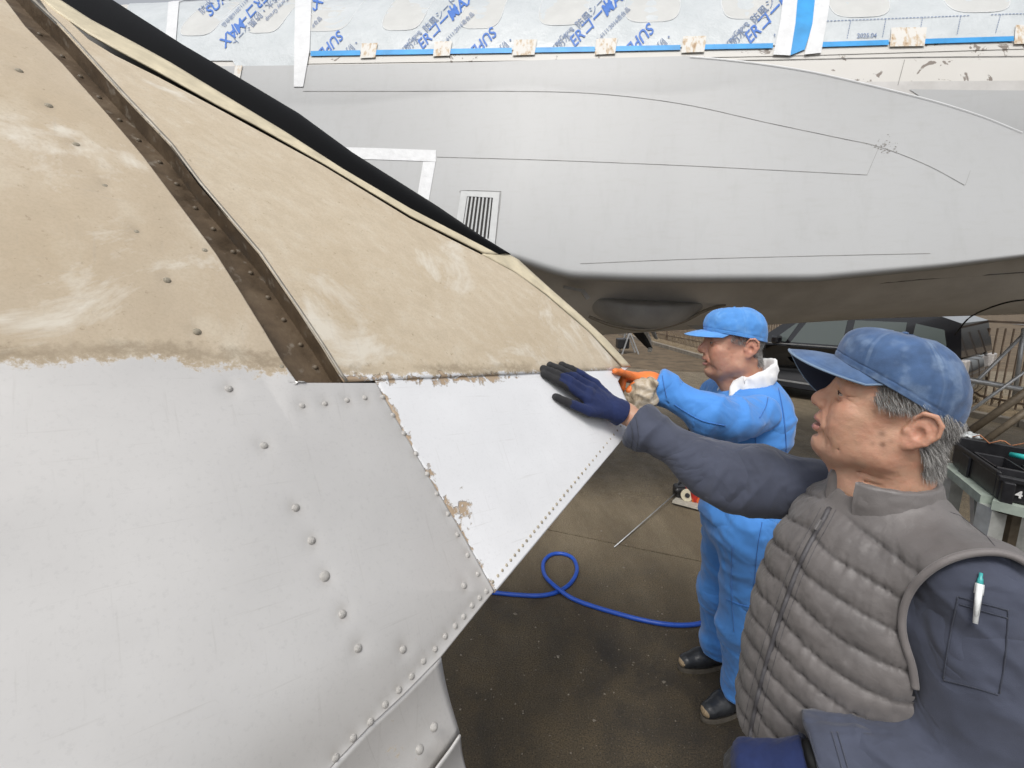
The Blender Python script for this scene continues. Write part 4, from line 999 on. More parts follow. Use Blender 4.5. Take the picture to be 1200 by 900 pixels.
mb = MB(); mb.tube([TC(.25, 1.0, .055)]+[TC(.25+.13*k, .96+.05*math.sin(k*1.7), .058+.012*math.sin(k*2.3)) for k in range(1, 9)], .0022, 6); tag(mb.build('orange_cord', simple('orange_cord', (.36, .15, .07), .6), None, True), 'thin orange cord lying along the back of the tool case', 'cord')
V = []; 
for i in range(14):
    for j in range(8): V.append(TC(.02+i*.032, 1.02+j*.03, .056+.012*fbm(np.array([i*.5, j*.6, 3.]), 2)))
pk = mk('plastic_bag', V, grid_faces(14, 8), simple('clear_plastic', (.42, .44, .44), .25, var=.4, scale=60)); tag(pk, 'crumpled clear plastic bag on the back edge of the tool case', 'bag')
q = pk.modifiers.new('thick', 'SOLIDIFY'); q.thickness = .004
c = bpy.data.curves.new('number', 'FONT'); c.body = '4'; c.size = .030; c.offset = .0012; o = bpy.data.objects.new('number', c); COL.objects.link(o)
me = bpy.data.meshes.new_from_object(o.evaluated_get(bpy.context.evaluated_depsgraph_get())); bpy.data.objects.remove(o)
xh = nrm(ex); zh = np.array([0, 0, 1.]); base_ = F_+ex*.22-ey*.034-zh*.040
mk('printed_number', [base_+xh*v.co.x+zh*v.co.y-nrm(ey)*.004 for v in me.vertices], [tuple(p.vertices) for p in me.polygons], simple('white_print', (.75, .75, .74), .5), tc, False)
sa = empty('case_stand', tuple(F_-np.array([0, 0, F_[2]])), 'aluminium framed stand carrying the black tool case', 'stand'); alu = simple('stand_aluminium', (.45, .46, .44), .4, .4, .2)
topg = simple('stand_top_green', (.32, .37, .32), .5, var=.2)
mb = MB(); mb.bar(TC(-.04, -.02, -.078), TC(1.5, -.02, -.078), .05, .03); mb.build('top_rail', topg, sa); mb = MB(); mb.bar(TC(-.04, .03, -.078), TC(-.04, 1.05, -.078), .05, .03); mb.build('top_rail', topg, sa)
for a, b in ((.0, .02), (.0, .95), (1.2, .02), (1.2, .95)):
    p = TC(a, b, -.09); mb = MB(); mb.bar(p, (p.x, p.y, .0), .05, .05); mb.build('leg', alu, sa)
    if b < .5: mb = MB(); mb.bar(p+Vector((.07, 0, 0)), (p.x+.07, p.y, .02), .03, .03); mb.build('inner_leg', darksteel, sa)
mb = MB(); mb.bar(TC(0, .4, -.085), TC(0, .02, -.35), .02, .03); mb.build('gusset', alu, sa)
# ---- hose, rod, tool on the ground
hose = smooth_curve([(540, 690), (580, 694.5), (605, 697), (632, 698), (652, 694), (668, 684), (676, 669), (672, 655), (660, 649), (646, 650), (637, 659), (638, 674), (648, 689), (665, 700), (690, 709), (720, 718), (750, 726), (780, 731.5), (805, 732.5), (825, 729), (850, 716), (900, 690)], 150)
hp = ghit(hose[:, 0], hose[:, 1], .013); hp[:, 2] += .024*np.exp(-((np.arange(150)-86)/7.)**2)
mb = MB(); mb.tube(hp, .0125, 10); hm = simple('blue_hose', (.018, .085, .46), .35, var=.12, scale=20); tag(mb.build('hose', hm, None, True), 'blue rubber hose lying in a loop on the dark concrete', 'hose')
tl = shit(np.array(812.), np.array(584.)); tool = empty('power_tool', tuple(tl), 'red and black power tool on a pale board behind the man in blue', 'power tool')
def TL(px, py, h): return Vector(shit(np.array(float(px)), np.array(float(py)), h))
brd = simple('pale_board', (.45, .42, .36), .7)
rp0, rp1 = ghit(np.array(720.), np.array(641.), .008), shit(np.array(793.), np.array(577.), .06)
mb = MB(); mb.tube([rp0, rp1], .0042, 8); tag(mb.build('metal_rod', steel, None, True), 'thin bare metal rod leaning from the concrete to the red tool', 'rod')
mb = MB(); a, b = TL(795, 581, .03), TL(850, 595, .03); mb.bar(a, b, .30, .02); mb.build('board', brd, tool)
mb = MB(); mb.tube([TL(793, 576, .10), TL(797, 566, .12), TL(803, 566, .11), TL(808, 574, .07)], .022, 8); mb.build('handle', blackp, tool, True)
mb = MB(); mb.box(TL(801, 575, .08), (.16, .12, .10)); mb.build('motor', blackp, tool, bevel=.02)
mb = MB(); mb.box(TL(820, 577, .09), (.22, .16, .12), Matrix.Rotation(.3, 3, 'Z')); mb.build('housing', simple('tool_red', (.42, .025, .018), .4), tool, bevel=.03)
for k in range(3): c = TL(814+k*5, 583+k, .06); mb = MB(); mb.tube([c, c+Vector((.0, -.05, 0))], .038, 12); mb.build('guard', simple('tool_orange', (.62, .12, .02), .45), tool, bevel=.004)
c = TL(805, 580, .075); mb = MB(); mb.tube([c, c+Vector((-.01, -.035, .012))], .052, 18); dsc = mb.build('disc', simple('disc_cream', (.55, .50, .36), .6), tool, bevel=.006)
mb = MB(); mb.tube([c+Vector((-.01, -.034, .012)), c+Vector((-.013, -.045, .015))], .02, 10); mb.build('hub', blackp, dsc)
a, b = PV(838, 442, 2.45), ghit(np.array(790.), np.array(540.)); mb = MB(); mb.tube([a, Vector(b)], .010, 8); tag(mb.build('black_rod', blackp, None, True), 'thin black rod standing behind the chest of the man in blue', 'rod')
# grit and dead leaves on the concrete
gv_, gf_ = [], []
for k in range(900):
    x, y = random.uniform(-.6, 2.6), random.uniform(.9, 4.0); s_ = random.uniform(.002, .006)*(2.4 if random.random() < .05 else 1); i = len(gv_); a = random.uniform(0, 6.3)
    pts = [(x+s_*math.cos(a+q*1.57+random.uniform(-.4, .4))*random.uniform(.6, 1.4), y+s_*math.sin(a+q*1.57)*random.uniform(.6, 1.4), .001) for q in range(4)]+[(x, y, s_*random.uniform(.4, .9))]
    gv_ += pts; gf_ += [(i+q, i+(q+1) % 4, i+4) for q in range(4)]
tag(mk('grit', gv_, gf_, simple('grit', (.19, .165, .13), .9, var=.5, scale=9), None, False), 'scattered grit and crumbs on the dark concrete', 'grit', kind='stuff')
# ================================================================== PEOPLE: shared pieces
from mathutils.bvhtree import BVHTree
def skin_material(name, base, red, dark):
    m = Mat(name, base, .44)
    n = m.noise(34, 5, .6); n2 = m.noise(260, 3, .6); n3 = m.noise(9, 3)
    c = m.mix(m.ramp(n, [(.35, 0), (.7, .5)]), base, red)
    c = m.mix(m.ramp(n3, [(.45, 0), (.7, .35)]), c, tuple(q*1.18 for q in base))
    c = m.mix(m.ramp(m.noise(75, 4, .6), [(.60, 0), (.74, .16)]), c, dark)
    c = m.mix(m.attr('blush'), c, red)
    c = m.mix(m.attr('spot'), c, dark)
    c = m.mix(m.attr('lip'), c, (.42, .19, .16))
    c = m.mix(m.attr('stub'), c, (.20, .17, .155))
    m.set('Base Color', c); m.set('Roughness', m.ramp(n2, [(.3, .40), (.7, .58)]))
    m.set('Subsurface Weight', .2); m.b.inputs['Subsurface Radius'].default_value = (.008, .003, .0015)
    b = m.bump(n2, .0009, .7); m.bump(n, .0016, .6, b); return m.m
def cloth_material(name, c, rough=.85, var=.18, weave=900, scale=8, sheen=.2, worn=None, bump=.0004, wrinkle=None):
    m = Mat(name, c, rough); n = m.noise(scale, 6, .6); w = m.noise(weave, 2, .5)
    col = m.ramp(n, [(.28, tuple(q*(1-var) for q in c)), (.5, c), (.72, tuple(min(1, q*(1+var)) for q in c))])
    if worn: col = m.mix(m.math('MULTIPLY', m.attr('worn'), m.ramp(m.noise(60, 4, .7), [(.3, .3), (.6, 1)])), col, worn)
    m.set('Base Color', col); m.set('Sheen Weight', sheen); m.set('Sheen Roughness', .5)
    b = m.bump(w, bump, .7)
    if wrinkle:
        r = m.math('ABSOLUTE', m.math('SUBTRACT', m.noise(wrinkle[0], 3, .5, m.mapped(wrinkle[2] if len(wrinkle) > 2 else (1, 1, 1)), wrinkle[3] if len(wrinkle) > 3 else 1.6), .5))
        m.bump(m.ramp(r, [(0, 0), (.10, .75), (.3, 1)]), wrinkle[1], .8, b)
    return m.m
hairm = Mat('grey_hair', (.3, .29, .28), .45); hairm.set('Base Color', hairm.ramp(hairm.attr('shade'), [(0, (.035, .032, .03)), (.45, (.20, .19, .18)), (1, (.56, .55, .53))]))
def rnd_dir(n): return nrm(RNG.normal(size=(n, 3)))
def hair_mesh(name, roots, dirs, lens, parent, width=.0006):
    """short strands, each a tapering two-piece blade"""
    n = len(roots); side = nrm(np.cross(dirs, rnd_dir(n)))*width
    mid = roots+dirs*lens[:, None]*.55; tip = roots+dirs*lens[:, None]+np.array([0, 0, -1])*(lens*.12)[:, None]
    V = np.stack([roots-side, roots+side, mid+side*.8, mid-side*.8, tip+side*.15, tip-side*.15], 1).reshape(-1, 3)
    b = (np.arange(n)*6)[:, None]; F = np.concatenate([b+np.array([[0, 1, 2, 3]]), b+np.array([[3, 2, 4, 5]])])
    sh = np.repeat(np.clip(RNG.normal(.55, .28, n), 0, 1), 6)
    return tag(mk(name, V, F, hairm.m, parent, True, dict(shade=sh)), kind='stuff')
class Head:
    """head-and-neck field in a local frame: x out of the face, y to the person's left, z up, origin between the ears"""
    def __init__(s, C, F, side_sign, h=.0024, k=1.0, mouth=.0045, nose=1.0, cheeks=1.0, neck=((-.012, 0, -.05), (-.045, 0, -.21)), neck_r=(.055, .062)):
        s.C = np.asarray(C, float); s.F = nrm(F); s.L = nrm(np.cross([0, 0, 1], s.F)); s.U = np.cross(s.F, s.L); s.k = k
        s.M = np.stack([s.F, s.L, s.U], 0)
        f = Sdf((-.10, -.10, -.20), (.17, .10, .15), h)
        f.ell((.018, 0, .045), (.090, .073, .082), 0)
        f.ell((.060, 0, .020), (.060, .060, .062), .03)                       # forehead and temples
        f.ell((.062, 0, -.035), (.058, .053, .070), .03)                      # face block
        for y in (-1, 1):
            f.chain([(-.004, y*.056, -.035), (.012, y*.054, -.066), (.070, y*.030, -.092), (.096, 0, -.092)], [.018, .016, .017, .019], .045, .02); f.ell((.055, y*.040, -.052), (.033, .019, .032), .035)
            f.ell((.082, y*.042, -.008), (.024*cheeks, .021, .020), .022)     # cheekbone
            f.ell((.080, y*.036, -.036), (.024, .020, .028), .03)            # cheek
            f.cone((.112, y*.012, .036), (.099, y*.046, .035), .0125, .010, .018)   # brow
        f.ell((.102, 0, -.040), (.027, .031, .030), .02)                      # muzzle
        f.ell((.103, 0, -.090), (.018, .021, .017), .018)                     # chin
        for y in (-1, 1): f.cut_ell((.125, y*.031, .017), (.014, .019, .013), .016)
        f.cone((.1135, 0, .028), (.1385, 0, -.004), .0092, .0105, .014)
        f.chain([(.134, 0, -.004), (.1395, 0, -.0125)], [.0100, .0122], .010)
        for y in (-1, 1): f.ell((.1275, y*.0135, -.0155), (.0130, .0095, .0102), .007)
        for y in (-1, 1): f.cut_ell((.131, y*.0070, -.0235), (.0060, .0036, .0042), .003)
        for y in (-1, 1):                                                     # creases of the cheek
            for a_, b_ in (((.096, .050, .004), (.090, .055, -.022)), ((.082, .060, .002), (.072, .062, -.030)), ((.100, .040, -.052), (.090, .046, -.078)), ((.088, .050, -.056), (.074, .055, -.080))):
                f.cut_cone((a_[0]+.003, y*a_[1], a_[2]), (b_[0]+.002, y*b_[1], b_[2]), .0014, .0010, .006)
        for y in (-1, 1):                                                     # fold from nose wing to mouth corner
            f.cut_cone((.122, y*.0235, -.010), (.112, y*.037, -.044), .0028, .0022, .010)
            f.cut_cone((.108, y*.031, -.060), (.100, y*.034, -.085), .0016, .0010, .006)
        # lips
        for y in (-1, 1):
            f.chain([(.1268, 0, -.0450), (.1255, y*.011, -.0445), (.1110, y*.027, -.0535)], [.0074, .0068, .0034], .006)
            f.chain([(.1235, 0, -.0645), (.1220, y*.011, -.0635), (.1110, y*.026, -.0555)], [.0080, .0074, .0032], .006)
        f.cut_ell((.126, 0, -.0540), (.022, .0285, mouth), .002)
        f.cut_ell((.1215, 0, -.0775), (.007, .018, .0045), .008)
        # eyelids with a narrow opening
        for y in (-1, 1):
            f.ell((.1005, y*.031, .0185), (.0138, .0150, .0125), .004)
            f.cut_ell((.1110, y*.0335, .0180), (.0115, .0140, .0020), .0015)
            f.cut_cone((.112, y*.022, .0075), (.104, y*.046, .0065), .0022, .0016, .005); f.cut_cone((.099, y*.052, .020), (.080, y*.064, .026), .0012, .0008, .003); f.cut_cone((.099, y*.052, .016), (.080, y*.065, .012), .0012, .0008, .003)   # bag under the eye
        # ears
        for y in (-1, 1):
            def e(x, o, z): return (x-.006-o*.35, y*(.069+o), z)
            f.ell(e(-.008, .008, .004), (.019, .0070, .032), .010, np.array(Matrix.Rotation(R(-12), 3, 'Y') @ Matrix.Rotation(R(-y*22), 3, 'Z')))
            rim = [e(.007, .002, .004), e(.008, .007, .022), e(.001, .012, .035), e(-.013, .017, .036), e(-.024, .019, .024), e(-.026, .018, .006), e(-.018, .014, -.014), e(-.004, .008, -.026)]
            f.chain(rim, [.0034, .0034, .0038, .0040, .0040, .0038, .0036, .0056], .003, .002)
            f.ell(e(.000, .006, -.025), (.0085, .0050, .0090), .006)
            f.cut_ell(e(-.003, .015, .000), (.0085, .0075, .0115), .004)
            f.cut_cone(e(-.008, .018, .020), e(-.017, .020, .006), .0036, .0032, .004)
            f.ell(e(.009, .004, -.003), (.0050, .0045, .0065), .003)
        f.cone(neck[0], neck[1], neck_r[0], neck_r[1], .035)
        for y in (-1, 1): f.cone((-.035, y*.045, -.045), (.020, y*.012, -.165), .010, .012, .02)   # neck tendon
        f.cone((.078, 0, -.092), (.015, 0, -.165), .024, .042, .03)
        for a_, b_ in (((.062, -.118), (.0, -.105)), ((.050, -.133), (-.01, -.118)), ((.038, -.146), (-.02, -.130))):
            for y in (-1, 1): f.cut_cone((a_[0]+.006, y*.012, a_[1]), (b_[0], y*.060, b_[1]), .0014, .0010, .006)
        f.cut_ell((-.01, 0, .02), (.02, .02, .02), .0)
        V, Fc = f.mesh(1)
        # drop anything inside (the hidden hollow)
        N = vnorm(V, Fc)
        w = fbm(V*90, 2)*.0004 + fbm(V*30+4, 2)*.0009
        V = V+N*w[:, None]; s.V, s.Fc, s.N = V, Fc, N
    def W(s, p): return s.C+(np.asarray(p, float)*s.k)@s.M
    def D(s, v): return np.asarray(v, float)@s.M
    def attrs(s, spots):
        V = s.V
        g = lambda c, r: np.exp(-(((V-np.array(c))/r)**2).sum(1))
        blush = .55*(g((.140, 0, -.012), .018)+g((-.01, .085, .0), (.03, .012, .035))+g((-.01, -.085, .0), (.03, .012, .035)))+.35*(g((.10, .045, -.015), .025)+g((.10, -.045, -.015), .025))
        spot = sum(a*g(c, r) for c, r, a in spots)
        lip = 1.0*((np.abs(V[:, 2]+.0545) < .0180-.36*np.abs(V[:, 1])) & (V[:, 0] > .1105) & (np.abs(V[:, 1]) < .026))*sstep(.116, .122, V[:, 0])
        br = sum(np.exp(-(((V[:, 0]-.105)/.02)**2+((V[:, 1]-y*.030)/.017)**2+((V[:, 2]-.0385)/.0042)**2)) for y in (-1, 1))
        stub = .65*br+.16*sstep(-.07, -.10, V[:, 2])*(V[:, 0] > .03)
        return dict(blush=np.clip(blush, 0, 1), spot=np.clip(spot, 0, .85), lip=lip, stub=np.clip(stub, 0, .8))
def join(parts):
    V, F, at, b = [], [], {}, 0
    for v, f, a in parts:
        V.append(v); F.append(f+b); b += len(v)
    keys = {k for _, _, a in parts for k in a}
    for k in keys: at[k] = np.concatenate([a.get(k, np.zeros(len(v))) for v, f, a in parts])
    return np.concatenate(V), np.concatenate(F), at
def folds(V, N, axis, amp, fa=16, fp=6, seed=0.0, sharp=1.6, mask=None):
    """cloth folds that run round a limb: displacement along the normals"""
    ax = nrm(axis); al = V@ax; pe = V-al[:, None]*ax
    wob = perlin(V*5+seed)[:, None]*.06
    p = pe*fp+ax*((al[:, None]+wob)*fa)+seed
    n = perlin(p); r = 1-np.abs(n)*2; r = np.sign(r)*np.abs(r)**sharp
    d = amp*(.6*r+.35*perlin(p*2.1+7))
    if mask is not None: d = d*mask
    return V+N*d[:, None]
def bvh_of(V, F): return BVHTree.FromPolygons([Vector(v) for v in V], [tuple(int(i) for i in f) for f in F])
def cast(bvh, px, py, off=.001):
    d = Vector(ray(px, py)).normalized(); l, n, i, t = bvh.ray_cast(Vector(CAMP), d)
    if l is None: return None
    if n.dot(d) > 0: n = -n
    return l+n*off
def decal_strip(name, bvh, pts, width, mat, parent, off=.002, n=50, thick=0.0):
    """a ribbon following a line traced over a surface"""
    c = smooth_curve(pts, n); c3 = [cast(bvh, x, y, off) for x, y in c]; c3 = [p for p in c3 if p is not None]
    mb = MB(); mb.tube(c3, width/2, 6); return mb.build(name, mat, parent, True)
class Cap:
    def __init__(s, hd, name, parent, mat, mat_brim, zr, cx, a, b, apex, brim_len, tip_drop, side_drop, n_exp=2.5, seams=(55, 125), crumple=.003, under=None, edge=None, squash=0.0, phimax=72, wornamp=1.0):
        NP, NT = 180, 46
        ph = np.linspace(-math.pi, math.pi, NP, endpoint=False); t = np.linspace(0, .995, NT)
        s.zr = zr; T, PH = np.meshgrid(t, ph, indexing='ij')
        sc = np.clip(1-T**n_exp, 0, 1)**(1/n_exp)
        Z0 = zr(PH); X = cx+(apex[0]-cx)*T**1.5+np.cos(PH)*a*sc; Y = np.sin(PH)*b*sc; Z = Z0+(apex[1]-Z0)*T
        worn = np.zeros_like(X); dsp = np.zeros_like(X)
        for q in [R(z) for z in seams]+[-R(z) for z in seams]+[0, math.pi]:
            dd = (np.angle(np.exp(1j*(PH-q))))*np.maximum(sc, .08)*.095
            dsp += .0010*np.exp(-(dd/.0045)**2)-.0022*np.exp(-(dd/.0011)**2); worn += .35*np.exp(-(dd/.006)**2)-.55*np.exp(-((np.abs(dd)-.0045)/.0012)**2)
        rimd = T*(apex[1]-Z0); worn += .5*np.exp(-(rimd/.004)**2)-.3*np.exp(-((rimd-.012)/.0015)**2); dsp -= .0012*np.exp(-((rimd-.012)/.0012)**2)
        V = np.stack([X, Y, Z], -1).reshape(-1, 3); F = grid_faces(NT, NP, True)
        N = vnorm(V, F); N = N*np.sign((N*(V-np.array([cx, 0, .05]))).sum(1).mean())
        cr = fbm(V*18+3, 3)*crumple+perlin(V*np.array([40, 40, 14])+9)*crumple*.35
        V = V+N*(dsp.ravel()+cr)[:, None]
        worn = worn.ravel()*wornamp+.55*sstep(.05, .5, fbm(V*30, 3))*wornamp
        o = mk(name, hd.W(V), F, mat, parent, attrs=dict(worn=np.clip(worn, -1, 1)))
        so = o.modifiers.new('thick', 'SOLIDIFY'); so.thickness = .002; so.offset = -1
        s.obj, s.V, s.F = o, hd.W(V), F
        # brim
        ns, nr = 49, 14; S, RR = np.meshgrid(np.linspace(-1, 1, ns), np.linspace(0, 1, nr), indexing='ij')
        p0 = S*R(phimax); xi = cx+np.cos(p0)*a; yi = np.sin(p0)*b; zi = zr(p0)+.001
        ext = brim_len*(1-S*S)**.62
        xo = xi+ext; yo = yi*(1+.10*(1-S*S)); zo = zr(0*S)-tip_drop-np.where(yo > 0, side_drop[0], side_drop[1])*np.abs(yo/b)**1.8
        zo = np.where(np.abs(S) > .98, zi, zo)
        bl = (1-(1-RR)**1.25)
        BV = np.stack([xi+(xo-xi)*RR, yi+(yo-yi)*RR, zi+(zo-zi)*bl+.004*np.sin(np.pi*RR)*(1-S*S)], -1).reshape(-1, 3)
        BF = grid_faces(ns, nr); BN = vnorm(BV, BF)
        if BN[:, 2].mean() < 0: BF = BF[:, ::-1].copy()
        wb = np.zeros(len(BV)); r_ = RR.ravel()
        for q in (.12, .28, .44, .60, .76, .9): wb += -.35*np.exp(-((r_-q)/.015)**2)
        wb += .9*np.exp(-((r_-1)/.03)**2)
        br = mk('brim', hd.W(BV), BF, mat_brim, o, attrs=dict(worn=np.clip(wb+.25, -1, 1)))
        so = br.modifiers.new('thick', 'SOLIDIFY'); so.thickness = .0026; so.offset = -1
        if under is not None:
            Nn = vnorm(BV, BF); mk('brim_lining', hd.W(BV-Nn*.0034), BF[:, ::-1].copy(), under, br)
        if edge is not None:
            E = BV.reshape(ns, nr, 3)[:, -1]-np.array([0, 0, .0012]); mb = MB(); mb.tube(hd.W(E), .0021, 6); mb.build('brim_piping', edge, br, True)
        mb = MB(); mb.sphere(hd.W((apex[0]+.004, 0, apex[1]+.001)), .006, 10, 6, (1, 1, .5)); mb.build('button', mat, o, True)
def finger(f, pts, rs, k=.006): f.chain(pts, rs, k, .003)
def bent(a, b, bow, n=4, f=(.0, .45, .75, 1)):
    """joints between knuckle a and tip b, bowed outwards"""
    a, b, bow = np.asarray(a), np.asarray(b), np.asarray(bow); return [a+(b-a)*t+bow*(4*t*(1-t)) for t in f]
# ================================================================== MAN IN THE QUILTED VEST (near)
m1 = empty('person', (.69, .86, 0), 'older man in grey quilted vest and faded blue cap pressing one glove on the panel', 'person')
az = math.atan2(.60, -.80); pit = R(13)
C1h = P(1064, 503, .79)-np.array([-.6, -.8, 0])*.072
Fh = np.array([math.cos(az)*math.cos(pit), math.sin(az)*math.cos(pit), math.sin(pit)])
H1 = Head(C1h, Fh, 1, .0023)
skin1 = skin_material('tanned_skin', (.50, .30, .205), (.52, .22, .15), (.17, .085, .05))
sp1 = [((.052, .064, .012), .0045, .8), ((.030, .070, -.022), .0055, .9), ((.022, .070, -.040), .0048, 1.), ((.035, .066, -.045), .0042, 1.), ((.012, .069, -.030), .0042, .9), ((.045, .062, -.038), .0040, .9), ((.060, .058, -.020), .0038, .8), ((.028, .066, -.055), .004, .8),
       ((.07, .055, .03), .0045, .6), ((.03, .071, .01), .014, .35), ((.018, .068, -.05), .012, .35), ((.05, .062, -.03), .016, .25)]
parts = [(H1.W(H1.V), H1.Fc, H1.attrs(sp1))]
# body under the clothes, and the bare far wrist
SH_F, EL_F, WR_F = np.array([.70, 1.03, 1.30]), np.array([.485, 1.15, 1.318]), wpt(np.array(716.), np.array(492.), .050)
SH_N, EL_N, WR_N = np.array([.735, .675, 1.285]), P(1168, 905, .63), P(950, 893, .70)
nb = H1.W((-.035, 0, -.17))
f = Sdf((.40, .52, .70), (.95, 1.2, 1.42), .014)
f.ell((.70, .86, 1.14), (.12, .17, .22), 0).ell((.68, .86, .90), (.12, .16, .2), .05).cone((.72, .70, 1.27), (.71, 1.01, 1.28), .05, .05, .05)
f.cone(nb, (.715, .86, 1.24), .055, .07, .03).chain([SH_N, EL_N, WR_N], [.045, .038, .026], .02)
v, fc = f.mesh(1); parts.append((v, fc, {}))
f = Sdf(np.minimum(SH_F, WR_F)-.09, np.maximum(SH_F, WR_F)+.09, .006)
f.chain([SH_F, EL_F, WR_F], [.045, .038, .0265], .02).cone(WR_F, WR_F+(wpt(np.array(690.), np.array(478.), .040)-WR_F)*.3, .0265, .018, .02)
v, fc = f.mesh(2); parts.append((v, fc, {}))
f = Sdf((.45, .55, -.02), (.95, 1.15, .95), .016)
for y in (.76, .96): f.chain([(.69, y, .88), (.69, y-.005, .48), (.71, y, .09)], [.08, .055, .04], .03).cone((.71, y, .06), (.65, y, .045), .03, .02, .02)
v, fc = f.mesh(1); parts.append((v, fc, {}))
V, F, at = join(parts); body1 = mk('body', V, F, skin1, m1, attrs=at)
eye_w = simple('eye_white', (.34, .29, .26), .2, var=.03); iris = simple('dark_iris', (.03, .018, .012), .15)
for y in (-1, 1):
    mb = MB(); mb.tube([H1.W((.1005+.0146*math.cos(q)*.98, y*(.031+.0158*math.sin(q)), .0202+.0012*math.cos(q*1.4))) for q in np.linspace(-.75, .95, 14)], .0008, 5); mb.build('eyelash', simple('lash', (.02, .016, .014), .6), body1, True)
    mb = MB(); mb.sphere(H1.W((.1005, y*.031, .0185)), .0122, 16, 10); e_ = mb.build('eye', eye_w, body1, True)
    mb = MB(); mb.sphere(H1.W((.1085, y*.031, .0185)), .0056, 12, 8); mb.build('iris', iris, body1, True)
mb = MB(); mb.sphere(H1.W((.100, 0, -.0535)), .012, 12, 8, (1.0, 1.5, .5)); mb.build('mouth_inside', simple('mouth_dark', (.06, .02, .018), .5), body1, True)
# hair: temples, round the ears, nape
hv, hn = H1.V, H1.N
capline = lambda x: np.interp(x, [-.09, -.07, .06, .14], [.010, .018, .066, .085])
def hair_roots(mask, n):
    idx = np.nonzero(mask)[0]; idx = RNG.choice(idx, n); return hv[idx]+RNG.normal(size=(n, 3))*.0012, hn[idx]
side = np.abs(hv[:, 1]) > .035; x, z = hv[:, 0], hv[:, 2]
earzone = (np.abs(hv[:, 1]) > .074) & (x > -.045) & (x < .012) & (z < .045) & (z > -.045)
reg = side & (z < capline(x)+.012) & ((( x < .064) & (x > -.005) & (z > np.interp(x, [-.005, .03, .064], [.034, .026, .030]))) | ((x <= -.026) & (z > np.interp(x, [-.09, -.05, -.026], [-.075, -.060, -.028]))))
reg |= (x < -.045) & (z > -.072) & (z < .03); reg &= ~earzone
rt, nn_ = hair_roots(reg, 15000)
ddir = nrm(np.stack([-.75-.3*(rt[:, 0] < -.02)*0, rt[:, 1]*0, -.62+rt[:, 0]*0], 1) if False else np.stack([np.where(rt[:, 0] > 0, -.55, -.35), np.zeros(len(rt)), np.where(rt[:, 0] > 0, -.60, -.85)], 1)+nn_*.42+RNG.normal(size=rt.shape)*.16)
hair1 = hair_mesh('hair', H1.W(rt), H1.D(ddir), RNG.uniform(.010, .021, len(rt)), m1, .0003)
# cap
denim = cloth_material('faded_denim', (.048, .100, .215), .85, .32, 700, 26, .2, (.17, .245, .37), .0006)
brim_under = cloth_material('brim_underside', (.012, .020, .045), .9, .1)
pipe_m = cloth_material('brim_edge_denim', (.16, .235, .345), .85, .2)
zr1 = lambda ph: .5*((.080+.012)+(.080-.012)*np.cos(ph))+.010*np.sin(ph)**2
cap1 = Cap(H1, 'cap', m1, denim, denim, zr1, .032, .106, .082, (.052, .1485), .082, .010, (.016, .105), 2.7, (57, 122), .0032, brim_under, pipe_m, phimax=76)
bv = bvh_of(cap1.V, cap1.F)
for ex, ey in ((1100, 411.5),):
    q = cast(bv, ex, ey, .0006); d_ = (q-Vector(H1.W((.03, 0, .06)))).normalized(); mb = MB(); mb.tube([q-d_*.001, q+d_*.0012], .0036, 12); mb.build('eyelet', cloth_material('eyelet_thread', (.018, .035, .10), .8), cap1.obj, True)
# ---- quilted vest
f = Sdf((.42, .56, .72), (.98, 1.16, 1.44), .0048)
f.ell((.685, .86, 1.13), (.150, .190, .23), 0).ell((.66, .862, .93), (.155, .185, .24), .08).ell((.745, .86, 1.19), (.115, .17, .19), .06)
f.cone((.728, .668, 1.292), (.715, 1.015, 1.285), .084, .062, .06).cone((.715, .855, 1.30), (.712, .85, 1.375), .088, .070, .05)
f.ell((.665, .86, .80), (.15, .18, .14), .06)
f.cut_cone(SH_F+np.array([-.01, .02, 0]), EL_F, .075, .07, .012)
f.smax(-d_cone(f.p, (.705, .85, 1.35), (.70, .85, 1.5), .066, .066), .01)
f.keep_plane((.7, .86, .80), (0, 0, -1), .02)
V, F = f.mesh(1); N = vnorm(V, F); cx_, cy_ = .695, .86
th = np.arctan2(V[:, 1]-cy_, -(V[:, 0]-cx_))                       # 0 at the zip, negative towards the camera
zz = V[:, 2]+.24*np.abs(V[:, 1]-.86)+.007*perlin(V*7)
PQ = .055; fr_ = (zz-.80)/PQ; fr = fr_-np.floor(fr_); seam = np.minimum(fr, 1-fr)*PQ
puff = np.sqrt(np.clip(1-(2*fr-1)**2, 0, 1))
yoke = sstep(1.33, 1.35, V[:, 2]); front = np.exp(-(th/.055)**2)
puck = perlin(np.stack([th*34+V[:, 2]*14, V[:, 2]*14, V[:, 1]*0+2], 1))*np.exp(-seam/.014)+.3*perlin(np.stack([th*9, V[:, 2]*46, V[:, 1]*0+7], 1))
d = (.0100*puff-.005+.0046*puck)*(1-yoke)*(1-.7*front)+.0018*fbm(V*30, 3)+.0022*perlin(V*np.array([14, 14, 26])+3)
vs_l = np.abs(np.abs(th)-1.72)                                     # side seam
d -= .005*np.exp(-(vs_l/.02)**2)*(1-yoke)
V = V+N*d[:, None]
vestm = Mat('quilted_nylon', (.14, .128, .125), .42)
q1 = vestm.noise(55, 5, .65, dist=1.0); q2 = vestm.noise(9, 4)
vestm.set('Base Color', vestm.mix(vestm.math('MULTIPLY', vestm.attr('seam'), .65), vestm.ramp(q2, [(.3, (.116, .107, .105)), (.7, (.158, .145, .141))]), (.05, .046, .046))); vestm.set('Roughness', vestm.ramp(q1, [(.3, .44), (.7, .58)])); vestm.set('Sheen Weight', .15)  # seam mask darkens the stitching: thread tone plus painted shade in the quilt valleys
b_ = vestm.bump(q1, .0022, .5); vestm.bump(vestm.noise(1500, 2), .0002, .5, b_)
